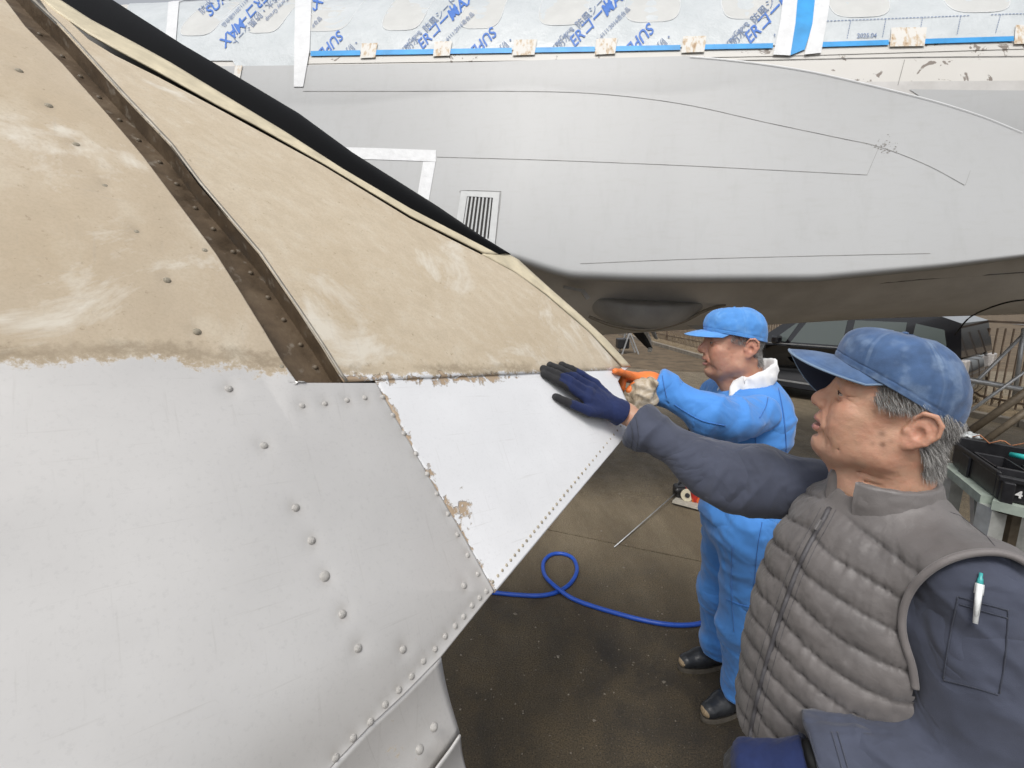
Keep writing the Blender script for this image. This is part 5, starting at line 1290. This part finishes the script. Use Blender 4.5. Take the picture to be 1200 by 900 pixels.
# cut the near armhole along its binding
rim = [(1215, 668), (1199, 657), (1180, 648), (1150, 646), (1120, 652), (1096, 663), (1075, 680), (1061, 702), (1056, 728), (1059, 752), (1067, 772), (1071, 790), (1073, 812)]
vbvh = bvh_of(V, F)
poly = np.array([(q[0], q[1]) for q in smooth_curve(rim, 60)]+[(1070, 1000), (1500, 1000), (1500, 600)]); q_ = proj(V)
ins = np.zeros(len(V), bool); j = len(poly)-1
for i in range(len(poly)):
    (xi, yi), (xj, yj) = poly[i], poly[j]; ins ^= ((yi > q_[:, 1]) != (yj > q_[:, 1])) & (q_[:, 0] < (xj-xi)*(q_[:, 1]-yi)/((yj-yi) or 1e-9)+xi); j = i
ins &= (V[:, 1] < .80) & (V[:, 2] > .95)
F = F[~ins[F].any(1)]
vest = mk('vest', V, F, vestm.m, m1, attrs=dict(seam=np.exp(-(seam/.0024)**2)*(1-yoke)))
zipm = simple('zip_tape', (.075, .072, .078), .6, var=.2, scale=60); trimm = cloth_material('vest_binding', (.165, .15, .147), .6, .1)
zip_pts = [(972, 596), (962, 615), (948, 640), (935, 668), (923, 700), (911, 735), (902, 765), (893, 798), (886, 828), (880, 860), (876, 890)]
decal_strip('zip', vbvh, zip_pts, .0095, zipm, vest, .0005, 60)
for s_ in (-1, 1):
    decal_strip('zip_stitch', vbvh, [(x+s_*9-1, y+s_*1) for x, y in zip_pts], .0012, zipm, vest, .0001, 60)
decal_strip('shoulder_seam', vbvh, [(1113, 600), (1128, 606), (1150, 622), (1166, 640)], .0014, zipm, vest, .0001, 20)
pl = cast(vbvh, 961, 616, .006)
mb = MB(); mb.box(pl, (.006, .006, .022), Matrix.Rotation(R(24), 3, 'Y')); mb.build('zip_pull', simple('zip_metal', (.30, .29, .29), .4, .7), vest, bevel=.001)
# armhole binding on the near side, laid where the vest ends
c_ = smooth_curve(rim, 60); c3 = [cast(vbvh, x, y, .001) or cast(vbvh, x-6, y-4, .001) for x, y in c_]; dep = [(p-Vector(CAMP)).length for p in c3 if p]
# collar: a padded stand-up band, open at the front, leaning a little outwards
def collar_band(a0, a1, zlo, zhi, rlo, rhi, c_lo, c_hi, name, mat, parent, thick, pad=.004, n=70, m=16, dip=0.0):
    A = np.linspace(a0, a1, n); T = np.linspace(0, 1, m); out = []
    for sgn in (1, -1):
        Vv = []
        for a in A:
            for t in T:
                c0 = np.asarray(c_lo)*(1-t)+np.asarray(c_hi)*t; r = rlo+(rhi-rlo)*t
                dd = np.array([-math.cos(a), math.sin(a), 0]); rr = r+sgn*(thick*.5+pad*math.sin(math.pi*t))
                z = zlo+(zhi-zlo)*t-dip*math.cos(a/2)**6*t
                Vv.append((c0[0]+dd[0]*rr*1.0, c0[1]+dd[1]*rr*.96, z))
        out.append(np.array(Vv).reshape(n, m, 3))
    ring = np.concatenate([out[0], out[1][:, ::-1]], 1); k = ring.shape[1]
    Vv = ring.reshape(-1, 3); Ff = grid_faces(n, k, True)
    Nn = vnorm(Vv, Ff); Vv = Vv+Nn*(.0018*perlin(Vv*40)+.0014*perlin(Vv*90))[:, None]
    capf = [tuple(range(k))[::-1], tuple((n-1)*k+i for i in range(k))]
    return mk(name, Vv, [tuple(q) for q in Ff.tolist()]+capf, mat, parent)
collar_band(R(-338), R(-24), 1.335, 1.408, .089, .079, (.712, .853, 0), (.702, .852, 0), 'collar', vestm.m, vest, .011, .004)
innerm = cloth_material('work_jacket_navy', (.049, .057, .088), .85, .22, 800, 14, .2, None, .0004, (6, .007, (1, 1, 1), .7))
collar_band(R(-330), R(-36), 1.33, 1.402, .077, .071, (.712, .853, 0), (.704, .853, 0), 'jacket_collar', innerm, m1, .004, .001)
# ---- work jacket sleeves
def sleeve(name, pts, rs, h, k, amp, seed, cut=None, fa=13, extra=None, hole=.042):
    pts = [np.asarray(p) for p in pts]; lo = np.min(pts, 0)-max(rs)-.04; hi = np.max(pts, 0)+max(rs)+.04
    f = Sdf(lo, hi, h); f.chain(pts, rs, k, .05)
    if extra: extra(f)
    if cut is not None: f.keep_plane(cut[0], cut[1], .004); c0 = np.asarray(cut[0]); f.cut_cone(c0-nrm(cut[1])*.06, c0+nrm(cut[1])*.05, hole, hole+.002, .003)
    V, F = f.mesh(1); N = vnorm(V, F)
    dist = np.min([np.linalg.norm(V-p, axis=1) for p in pts[1:-1]], 0)
    amp_ = amp*(.55+.8*np.exp(-(dist/.11)**2))
    V = folds(V, N, pts[-1]-pts[0], 1.0, fa, 5.0, seed, 1.5, amp_); V = folds(V, vnorm(V, F), np.array([.3, .5, .8]), .0035, 16, 9, seed+5)
    return V, F
wdir = nrm(WR_F-EL_F); CU = WR_F-wdir*.036+np.array([0, 0, -.010])
V, F = sleeve('s', [SH_F, EL_F*.5+SH_F*.5+np.array([0, 0, .0]), EL_F, CU, CU+wdir*.10], [.070, .062, .054, .047, .051], .0045, .03, .012, 1.3, (CU, wdir), 12,
              lambda f: f.ell(SH_F*.35+EL_F*.65+np.array([0, 0, -.04]), (.09, .065, .045), .06))
sl_f = mk('jacket_sleeve', V, F, innerm, m1)
sfb = bvh_of(V, F)
STITCH_F = [[(738+k*7, 488-k*.5), (741+k*7, 510), (738+k*7, 531)] for k in (0, 1)]
cut_n = P(948, 885, .70); nd = nrm(cut_n-EL_N)
def near_extra(f):
    f.ell((.715, .775, 1.16), (.085, .085, .17), .05); f.ell(SH_N*.45+EL_N*.55, (.075, .075, .12), .05)
V, F = sleeve('s', [SH_N+np.array([0, .01, .0]), EL_N, cut_n-nd*.0, cut_n+nd*.08], [.076, .083, .060, .058], .0048, .03, .0135, 4.1, (cut_n, nd), 12, near_extra, .050)
sl_n = mk('jacket_sleeve', V, F, innerm, m1); sbvh = bvh_of(V, F)
both = [(cast(vbvh, x, y, 0), cast(sbvh, x, y, 0)) for x, y in c_]; pts_ = []
for a_, b_ in both:
    cand = [q for q in (a_, b_) if q is not None]
    if cand: pts_.append(min(cand, key=lambda q: (q-Vector(CAMP)).length))
pa = np.array([p[:] for p in pts_]); ker = np.ones(9)/9
if len(pa) > 12:
    pa = np.stack([np.convolve(np.pad(pa[:, k], 4, mode='edge'), ker, 'valid') for k in range(3)], 1)
    pa = pa-nrm(pa-CAMP)*.004
    mb = MB(); mb.tube(pa, .0058, 8); mb.build('armhole_binding', trimm, vest, True)
# cuff, pocket and seams on the near sleeve
stitchm = cloth_material('navy_stitching', (.033, .039, .060), .85, .1)
for pts in ([(1123, 699), (1181, 715)], [(1123, 699), (1114, 745), (1106, 795)], [(1181, 715), (1178, 770), (1171, 812)], [(1106, 797), (1140, 805), (1170, 814)], [(1125, 708), (1180, 724)]):
    c3 = smooth_curve(pts, 26) if len(pts) > 2 else np.linspace(pts[0], pts[1], 22)
    c3 = [q for q in (cast(sbvh, x, y, .0012) for x, y in c3) if q is not None]
    if len(c3) > 3: mb = MB(); mb.tube(c3, .0010, 5); mb.build('pocket_seam', stitchm, sl_n, True)
for pts in STITCH_F:
    c3 = [q for q in (cast(sfb, x, y, .0008) for x, y in smooth_curve(pts, 24)) if q is not None]
    if len(c3) > 3: mb = MB(); mb.tube(c3, .0012, 5); mb.build('cuff_stitch', stitchm, sl_f, True)
for dx in (0, 26, 33):
    c3 = [q for q in (cast(sbvh, 948+dx+t*12, 858+t*42, .0008) for t in np.linspace(0, 1, 20)) if q is not None]
    if len(c3) > 3: mb = MB(); mb.tube(c3, .0011, 5); mb.build('cuff_stitch', stitchm, sl_n, True)
# trousers
f = Sdf((.46, .58, .02), (.93, 1.14, .95), .012)
f.ell((.675, .86, .85), (.14, .18, .14), 0)
for y in (.765, .955): f.chain([(.685, y, .86), (.685, y-.005, .48), (.71, y, .06)], [.105, .085, .075], .05)
f.keep_plane((0, 0, .05), (0, 0, -1), .01)
V, F = f.mesh(1); V = folds(V, vnorm(V, F), (0, 0, 1), .008, 10, 6, 2.); mk('trousers', V, F, innerm, m1)
bootm = simple('black_boot', (.015, .015, .016), .4, var=.3)
for y in (.765, .955):
    f = Sdf((.50, y-.08, -.01), (.80, y+.08, .15), .008); f.cone((.72, y, .05), (.60, y, .035), .045, .036, .02).cone((.72, y, .06), (.72, y, .12), .045, .045, .02).keep_plane((0, 0, .002), (0, 0, -1))
    V, F = f.mesh(1); mk('boot', V, F, bootm, m1)
# ---- gloves
glove = Mat('blue_knit_glove', (.006, .016, .07), .85)
gk = glove.noise(900, 2); gc = glove.mix(glove.ramp(glove.math('ADD', glove.attr('coat'), glove.math('MULTIPLY', glove.math('SUBTRACT', glove.noise(120, 3), .5), .5)), [(.45, 0), (.55, 1)]), glove.mix(glove.noise(30, 4), (.004, .011, .055), (.010, .024, .105)), (.020, .020, .022))
glove.set('Base Color', gc).set('Sheen Weight', .08); glove.bump(gk, .0005, .8)
N0 = wnorm(np.array(1.0), np.array(-.05))
wp_ = lambda x, y, o: wpt(np.array(float(x)), np.array(float(y)), o)
f = Sdf(np.minimum(wp_(628, 440, 0), WR_F)-.07, np.maximum(wp_(628, 440, .0), WR_F)+.07, .0026)
mcp = [wp_(677, 474, .033), wp_(678, 466.5, .037), wp_(682, 460, .035), wp_(689, 455, .028)]
tip = [wp_(634, 440, .0105), wp_(633, 434, .0115), wp_(641, 430, .011), wp_(655, 429.5, .010)]
wr = wp_(708, 489, .046); sidev = nrm(mcp[3]-mcp[0])
for i in range(4):
    f.cone(wr+sidev*(-.014+.010*i), mcp[i], .017, .0125, .016)
    finger(f, bent(mcp[i], tip[i], N0*(.004+.003*(i == 1))), [.0128, .0116, .0108, .0096], .008)
tb = wp_(697, 494, .034); tt = wp_(648, 467, .0100)
finger(f, [wr-sidev*.012-N0*.006, tb*.6+mcp[0]*.15+tt*.25-sidev*.010, tb*.3+tt*.7-sidev*.004, tt], [.018, .0150, .0118, .0098], .014)
cdir = nrm(WR_F-mcp[1]); f.chain([wr-cdir*.004, wr+cdir*.018, wr+cdir*.034], [.0285, .0310, .0325], .02)
f.keep_plane(wr+cdir*.014, cdir, .003)
V, F = f.mesh(1); N = vnorm(V, F); al = (V-wr)@cdir
V = V+N*(.0012*perlin(V*45)+.0008*perlin(V*110)+.0009*np.sin(al*700)*sstep(.0, .012, al))[:, None]
hgt = (V-C0)@N0-((wr-C0)@N0)
tipd = np.min([np.linalg.norm(V-t_, axis=1) for t_ in tip+[tt]], 0)
under = sstep(.25, -.35, N@N0)
coat = np.clip(.95*sstep(.058, .030, tipd)+.9*under*sstep(.01, -.03, al), 0, 1)
mk('glove', V, F, glove.m, m1, attrs=dict(coat=coat))
# near hand, half closed, low at the frame's edge
wn_ = P(938, 893, .705); kn = P(872, 890, .74); hd_ = nrm(kn-wn_); upv = np.array([0, 0, 1.]); lat = nrm(np.cross(hd_, upv))
lat = lat if lat[1] < 0 else -lat
f = Sdf(np.minimum(wn_, kn)-.13, np.maximum(wn_, kn)+.09, .0032)
for i, o_ in enumerate((-.026, -.009, .009, .026)):
    k_ = kn+lat*o_*-1+upv*(.010-.35*abs(o_)); w_ = wn_+lat*o_*-.6
    f.cone(w_, k_, .022, .0155, .016)
    finger(f, [k_, k_+hd_*.022-upv*.030, k_+hd_*.002-upv*.062, k_-hd_*.030-upv*.058], [.0135, .012, .011, .010], .008)
finger(f, [wn_+lat*.028-upv*.01, wn_*.5+kn*.5+lat*.042-upv*.030, kn*.8+wn_*.2+lat*.030-upv*.055], [.018, .0145, .0115], .014)
f.chain([wn_, wn_-hd_*.02, wn_-hd_*.045], [.031, .033, .034], .02); f.keep_plane(wn_-hd_*.012, -hd_, .003)
V, F = f.mesh(1); N = vnorm(V, F); V = V+N*(.0014*perlin(V*45)+.0008*perlin(V*110))[:, None]
mk('glove', V, F, glove.m, m1, attrs=dict(coat=sstep(.085, .15, (V-wn_)@hd_)))
mb = MB(); mb.tube([wn_-hd_*.012, wn_-hd_*.035], .034, 18); mb.build('wrist_strap', simple('black_strap', (.012, .012, .012), .5), m1, True)
# ---- pen in the sleeve pocket
pen = empty('pen', (0, 0, 0), 'white and teal ballpoint pen clipped in the dark sleeve pocket', 'pen')
q0 = cast(sbvh, 1146, 705, .004); q1 = cast(sbvh, 1149, 676, .004) or q0+Vector((.004, 0, .03)); pen.location = q0
penw = simple('pen_white', (.78, .80, .80), .3, var=.03); pent = simple('pen_teal', (.05, .36, .36), .3, var=.05)
dv = (q1-q0).normalized(); lat_ = Vector(nrm(ray(1146, 700)))
mb = MB(); mb.tube([q0-dv*.03, q0+dv*.016, q0+dv*.026], [.0030, .0044, .0044], 10); mb.build('barrel', penw, pen, True)
mb = MB(); mb.tube([q0+dv*.026, q0+dv*.034, q0+dv*.036, q0+dv*.043], [.0042, .0034, .0024, .0022], 10); mb.build('push_button', pent, pen, True)
sd_ = dv.cross(lat_).normalized()
mb = MB(); mb.tube([q0+dv*.026-lat_*.005, q0+dv*.006-lat_*.0065, q0-dv*.019-lat_*.0065], [.0042, .0040, .0022], 8); mb.build('clip', penw, pen, True)
mb = MB(); mb.tube([q0+dv*.012, q0+dv*.027], [.0056, .0052], 10); mb.build('collar_ring', penw, pen, True)
# ================================================================== MAN IN BLUE WORK CLOTHES (further off)
m2 = empty('person', (.88, 1.72, 0), 'older man in bright blue work suit and cap with orange glove and white towel', 'person')
F2 = nrm(np.array([-.965, .26, -.02])); L2 = nrm(np.cross([0, 0, 1], F2))
H2 = Head(P(874, 409, 1.68)-L2*.072, F2, 1, .003, 1.0, .0060, neck=((-.012, 0, -.05), (-.035, 0, -.20)))
skin2 = skin_material('ruddy_skin', (.53, .30, .205), (.48, .165, .11), (.20, .09, .06))
sp2 = [((.055, .064, .000), .006, .6), ((.040, .066, .020), .004, .5), ((.075, .052, -.012), .004, .5), ((.045, .066, -.03), .005, .4)]
parts = [(H2.W(H2.V), H2.Fc, H2.attrs(sp2))]
gN, gF = ghit(np.array(846.), np.array(830.)), ghit(np.array(822.), np.array(779.))
SHn = P(890, 486, 1.60); ELn = P(830, 486, 1.50); WRn = P(766, 450, 1.56)
HIPc = P(868, 588, 1.70); CH = P(880, 480, 1.74)
f = Sdf((.3, 1.2, -.02), (1.25, 2.2, 1.6), .016)
f.ell(CH-np.array([0, 0, .08]), (.09, .13, .14), 0).ell(HIPc, (.10, .14, .14), .06).cone(CH, HIPc, .11, .11, .05).cone(H2.W((-.03, 0, -.15)), CH-np.array([0, 0, .04]), .052, .06, .03)
f.chain([SHn, ELn, WRn], [.04, .036, .027], .03)
for g_, y in ((gN, -.09), (gF, .09)):
    hp_ = HIPc+np.array([0, y, -.03]); f.chain([hp_, (hp_*.45+np.array([g_[0]+.05, g_[1], .05])*.55), np.array([g_[0]+.06, g_[1], .08])], [.075, .055, .04], .03).cone((g_[0]+.06, g_[1], .05), (g_[0]+.0, g_[1], .04), .028, .02, .02)
v, fc = f.mesh(1); parts.append((v, fc, {}))
V, F, at = join(parts); body2 = mk('body', V, F, skin2, m2, attrs=at)
for y in (-1, 1):
    mb = MB(); mb.sphere(H2.W((.1005, y*.031, .0185)), .0122, 14, 8); mb.build('eye', eye_w, body2, True); mb = MB(); mb.sphere(H2.W((.1085, y*.031, .0180)), .0054, 10, 6); mb.build('iris', iris, body2, True)
mb = MB(); mb.sphere(H2.W((.100, 0, -.0535)), .012, 12, 8, (1.0, 1.5, .5)); mb.build('mouth_inside', bpy.data.materials['mouth_dark'], body2, True)
hv, hn = H2.V, H2.N; x, z = hv[:, 0], hv[:, 2]; side = np.abs(hv[:, 1]) > .035
ear2 = (np.abs(hv[:, 1]) > .074) & (x > -.045) & (x < .012) & (z < .045) & (z > -.045)
reg = ((side & (x < .052) & (z > np.interp(x, [-.09, -.03, .0, .052], [-.062, -.030, .012, .028]))) | ((x < -.045) & (z > -.065))) & (z < .062) & ~ear2
idx = RNG.choice(np.nonzero(reg)[0], 7000); rt = hv[idx]; dd_ = nrm(np.array([-.35, 0, -.8])+hn[idx]*.4+RNG.normal(size=rt.shape)*.18)
hair_mesh('hair', H2.W(rt), H2.D(dd_), RNG.uniform(.007, .014, len(rt)), m2, .0004)
bluecap = cloth_material('blue_cap_cotton', (.075, .27, .66), .8, .12, 500, 20, .2, (.20, .42, .74))
zr2 = lambda ph: .040+.022*np.cos(ph)+.006*np.sin(ph)**2
cap2 = Cap(H2, 'cap', m2, bluecap, bluecap, zr2, .026, .106, .085, (.030, .142), .070, .014, (.008, .014), 3.0, (42, 100), .0035, cloth_material('cap_lining', (.05, .17, .42), .9), None, wornamp=.5)
# ---- jacket
blue = cloth_material('blue_work_cotton', (.060, .245, .655), .78, .13, 600, 9, .25, None, .0004, (4.5, .007, (1, 1, 1), .6))
f = Sdf((.58, 1.36, .70), (1.28, 2.16, 1.62), .0075)
f.ell(CH+np.array([-.005, 0, -.06]), (.12, .17, .17), 0).ell(HIPc+np.array([.015, 0, .06]), (.118, .155, .19), .08).cone(SHn+np.array([-.02, .05, -.02]), SHn+np.array([-.01, .34, 0]), .062, .062, .06)
f.cone(H2.W((-.035, 0, -.225)), CH+np.array([0, 0, .03]), .055, .075, .04).ell(HIPc+np.array([.0, 0, -.05]), (.138, .175, .10), .05)
f.ell(CH+np.array([.028, -.02, -.03]), (.085, .14, .13), .06)
f.keep_plane(HIPc+np.array([0, 0, -.06]), (0, 0, -1), .006)
V, F = f.mesh(1); V = folds(V, vnorm(V, F), (.25, 0, 1), .011, 9, 4.5, 3.3, 1.4); V = folds(V, vnorm(V, F), (1, .3, -.6), .006, 12, 7, 8.1)
jk = mk('jacket', V, F, blue, m2); jb = bvh_of(V, F)
ad = nrm(WRn-ELn)
V, F = sleeve('s', [SHn, SHn*.5+ELn*.5+np.array([0, 0, -.015]), ELn, WRn-ad*.01, WRn+ad*.10], [.064, .060, .056, .044, .042], .0055, .035, .012, 6.2, (WRn-ad*.004, ad), 11, lambda f: f.ell(ELn*.7+SHn*.3+np.array([0, 0, -.02]), (.085, .06, .042), .05))
sl2 = mk('jacket_sleeve', V, F, blue, m2); s2b = bvh_of(V, F)
seam2 = cloth_material('blue_seam', (.03, .14, .42), .85, .1)
def ln(nm, bv_, pts, par, r=.0016, n=30):
    c3 = [q for q in (cast(bv_, x, y, .001) for x, y in smooth_curve(pts, n)) if q is not None]
    if len(c3) > 3: mb = MB(); mb.tube(c3, r, 5); mb.build(nm, seam2, par, True)
ln('armhole_seam', s2b, [(897, 441), (900, 458), (898, 475), (890, 490)], sl2); ln('cuff_seam', s2b, [(776, 440), (778, 452), (781, 466)], sl2)
ln('shoulder_seam', s2b, [(838, 462), (860, 458), (885, 455)], sl2) if False else None
ln('sleeve_seam', s2b, [(790, 474), (820, 492), (850, 499)], sl2); ln('back_pleat', jb, [(912, 455), (917, 480), (920, 505), (921, 530), (918, 560)], jk, .0022); ln('waist_seam', jb, [(885, 498), (886, 530)], jk)
# collar and towel
nk2 = H2.W((-.035, 0, -.135)); collar_band(R(-335), R(-25), nk2[2]-.095, nk2[2]-.045, .098, .088, (nk2[0]+.004, nk2[1], 0), (nk2[0], nk2[1], 0), 'collar', blue, jk, .006, .001, 60, 8)
towel = cloth_material('white_towel', (.80, .80, .80), .95, .05, 300, 30, .4, None, .0012)
ring_ = []
for k in range(60):
    a = math.pi*(-.82+1.64*k/59); r = .070+.004*abs(math.sin(a)); ring_.append((nk2[0]+.004+math.cos(a)*r, nk2[1]+math.sin(a)*r*.98, nk2[2]+.018+.038*math.cos(a)))
ring_ = np.array(ring_); e0 = ring_[0]+np.array([-.020, -.008, -.05]); e1 = ring_[-1]+np.array([-.02, .01, -.05]); ring_ = np.vstack([[e0+np.array([.005, 0, -.06]), e0], ring_, [e1, e1+np.array([.005, 0, -.06])]])
ring_ = smooth_curve(ring_[::3], 90); k_ = 18; VV = []
for i, p in enumerate(ring_):
    d = nrm(ring_[min(i+1, 89)]-ring_[max(i-1, 0)]); u_ = nrm(np.cross(d, [0, 0, 1])); w_ = np.cross(u_, d)
    for j in range(k_):
        a = 2*math.pi*j/k_; VV.append(p+u_*math.cos(a)*.014+w_*math.sin(a)*.036)
FF = grid_faces(90, k_, True); VV = np.array(VV); VV = VV+vnorm(VV, FF)*(.0045*perlin(VV*np.array([40, 40, 60]))+.0025*perlin(VV*90))[:, None]
tw = mk('towel', VV, [tuple(q) for q in FF.tolist()]+[tuple(range(k_))[::-1], tuple(89*k_+i for i in range(k_))], towel); tag(tw, 'white towel draped round the neck of the man in blue', 'towel')
# ---- trousers, shoes
f = Sdf((.58, 1.3, .03), (1.2, 2.2, HIPc[2]+.03), .0085); f.ell(HIPc+np.array([0, 0, -.06]), (.125, .165, .13), 0)
for g_, y in ((gN, -.085), (gF, .085)):
    hp_ = HIPc+np.array([.0, y, -.06]); an = np.array([g_[0]+.075, g_[1], .07]); kn_ = hp_*.46+an*.54+np.array([-.02, 0, 0]); f.chain([hp_, kn_, an*.8+kn_*.2, an], [.095, .076, .068, .076], .06, .05)
f.keep_plane((gN[0]+.06, 0, .080), (-.18, 0, -1), .004)
V, F = f.mesh(1); N = vnorm(V, F); lo_ = 1.0+1.2*np.exp(-((V[:, 2]-.14)/.10)**2)
V = folds(V, N, (.15, 0, 1), 1.0, 11, 4, 5.5, 1.4, .0095*lo_); V = folds(V, vnorm(V, F), (.6, .3, .8), .005, 10, 8, 2.7)
wornm = cloth_material('blue_trouser_cotton', (.055, .225, .60), .8, .16, 600, 6, .25, None, .0004, (4.5, .008, (1, 1, .7), .6)); tr2 = mk('trousers', V, F, wornm, m2); tb_ = bvh_of(V, F)
ln('hip_seam', tb_, [(893, 612), (888, 640), (884, 680), (880, 730)], tr2); ln('knee_seam', tb_, [(850, 702), (866, 708), (880, 712)], tr2); ln('leg_seam', tb_, [(858, 640), (857, 690), (860, 740)], tr2)
shoem = Mat('worn_black_leather', (.02, .02, .022), .35); sn_ = shoem.noise(22, 5, .65, dist=.5)
shoem.set('Base Color', shoem.mix(shoem.ramp(shoem.math('ADD', shoem.attr('toe'), shoem.math('MULTIPLY', shoem.math('SUBTRACT', sn_, .5), .9)), [(.62, 0), (.68, 1)]), shoem.mix(sn_, (.012, .014, .017), (.035, .037, .040)), (.36, .27, .17))); shoem.bump(sn_, .002)
solem = simple('rubber_sole', (.11, .095, .075), .8, var=.3)
for g_, yaw in ((gN, 205), (gF, 192)):
    d = np.array([math.cos(R(yaw)), math.sin(R(yaw)), 0]); c = np.array([g_[0]+.03, g_[1], 0]); hl, to = c-d*.10+np.array([0, 0, .045]), c+d*.115+np.array([0, 0, .042]); sd2 = np.array([-d[1], d[0], 0])
    f = Sdf(c-.22, c+.22+np.array([0, 0, 0]), .0048); f.chain([hl, c+d*.04+np.array([0, 0, .046]), to], [.040, .043, .036], .02, .03, (np.array([0, 0, 1.]), .92)).cone(hl+d*.02, hl+d*.035+np.array([0, 0, .09]), .042, .046, .03).keep_plane((0, 0, .020), (0, 0, -1), .004)
    V, F = f.mesh(1); al = (V-c)@d; V = V+vnorm(V, F)*(.0012*fbm(V*40, 2))[:, None]
    toe = np.clip(.30+.55*sstep(.125, .150, al)-.3*sstep(.05, .065, V[:, 2])+.3*np.exp(-(((al-.02)/.02)**2+((V[:, 2]-.03)/.012)**2)), 0, 1)
    shoe = mk('shoe', V, F, shoem.m, m2, attrs=dict(toe=toe))
    outl = []; 
    for k in range(40):
        a = 2*math.pi*k/40; l_ = math.cos(a); outl.append(c+d*(.018+l_*.140)+sd2*(math.sin(a)*(.049-.006*(l_ < 0)*-l_)))
    ou = np.array(outl); VV = np.concatenate([ou+[0, 0, z_] for z_ in (.001, .006, .024, .028)]); VV[:40, :2] = c[:2]+(VV[:40, :2]-c[:2])*.97
    FF = [tuple(q) for q in grid_faces(4, 40, True)[:, ::-1].tolist()]+[tuple(range(40)), tuple(range(120, 160))[::-1]]
    mk('sole', VV, FF, solem, shoe, True)
    mb = MB()
    for k in range(3): p_ = c+d*(.035-.022*k)+np.array([0, 0, .088+.010*k]); mb.tube([p_-sd2*.02, p_+sd2*.02+d*.006], .0022, 5)
    mb.build('lace', simple('lace_tan', (.30, .24, .15), .8), shoe, True)
# ---- orange glove on the panel's edge, dirty cloth under it
orange = cloth_material('orange_rubber_glove', (.78, .20, .045), .5, .12, 260, 30, .0, None, .0010)
hb = WRn+ad*.02; tip_i = wpt(np.array(717.), np.array(437.), .012); mc = P(744, 443, 1.535); kd = nrm(tip_i-mc); dn = np.array([0, 0, -1.])
sdh = nrm(np.cross(kd, dn)); sdh = sdh if sdh[1] > 0 else -sdh
f = Sdf(np.minimum(tip_i, WRn)-.12, np.maximum(tip_i, WRn)+.08, .0032)
for i in range(4):
    m_ = mc+sdh*(.021*i)-dn*(.004*(i in (1, 2))); f.cone(hb+sdh*(.010*i-.012), m_, .019, .0135, .016)
    if i == 0: finger(f, bent(m_, tip_i, -dn*.003), [.0125, .0115, .0108, .0095], .01)
    else: finger(f, [m_, m_+kd*.038+dn*.012, m_+kd*.045+dn*.045, m_+kd*.030+dn*.062], [.013, .0118, .011, .0098], .009)
tmb = P(737, 458, 1.50); finger(f, [hb+sdh*-.012, mc+kd*-.02-sdh*.016+dn*.012, tmb*.6+mc*.4-sdh*.01, tmb], [.018, .0155, .0135, .0115], .012)
f.chain([hb, WRn+ad*.0, WRn-ad*.03], [.029, .031, .032], .02); f.keep_plane(WRn-ad*.02, -ad, .003)
V, F = f.mesh(1); V = V+vnorm(V, F)*(.0012*perlin(V*50)+.0006*perlin(V*120))[:, None]; mk('glove', V, F, orange, m2)
f = Sdf(P(752, 468, 1.50)-.11, P(752, 468, 1.50)+.11, .004)
c = P(752, 466, 1.505); f.ell(c, (.040, .038, .058), 0).ell(c+np.array([-.036, 0, -.012]), (.020, .022, .040), .02).ell(c+np.array([.030, .01, .018]), (.018, .03, .042), .02).ell(c+np.array([-.01, -.01, -.05]), (.03, .025, .022), .02).cut_cone(c+np.array([.006, -.05, -.02]), c+np.array([.0, -.045, .015]), .010, .006, .008)
V, F = f.mesh(1); N = vnorm(V, F); rg = 1-np.abs(perlin(V*24+3))*2.2; V = V+N*(.0085*rg+.004*perlin(V*60))[:, None]
ragm = Mat('dirty_cotton_rag', (.36, .30, .22), .9); rn2 = ragm.noise(26, 5, .6, dist=1.2); ragm.set('Base Color', ragm.ramp(rn2, [(.3, (.16, .125, .085)), (.5, (.40, .33, .24)), (.7, (.60, .54, .45))])); ragm.bump(rn2, .003)
tag(mk('rag', V, F, ragm.m), 'dirty crumpled cotton rag held under the orange glove', 'rag')
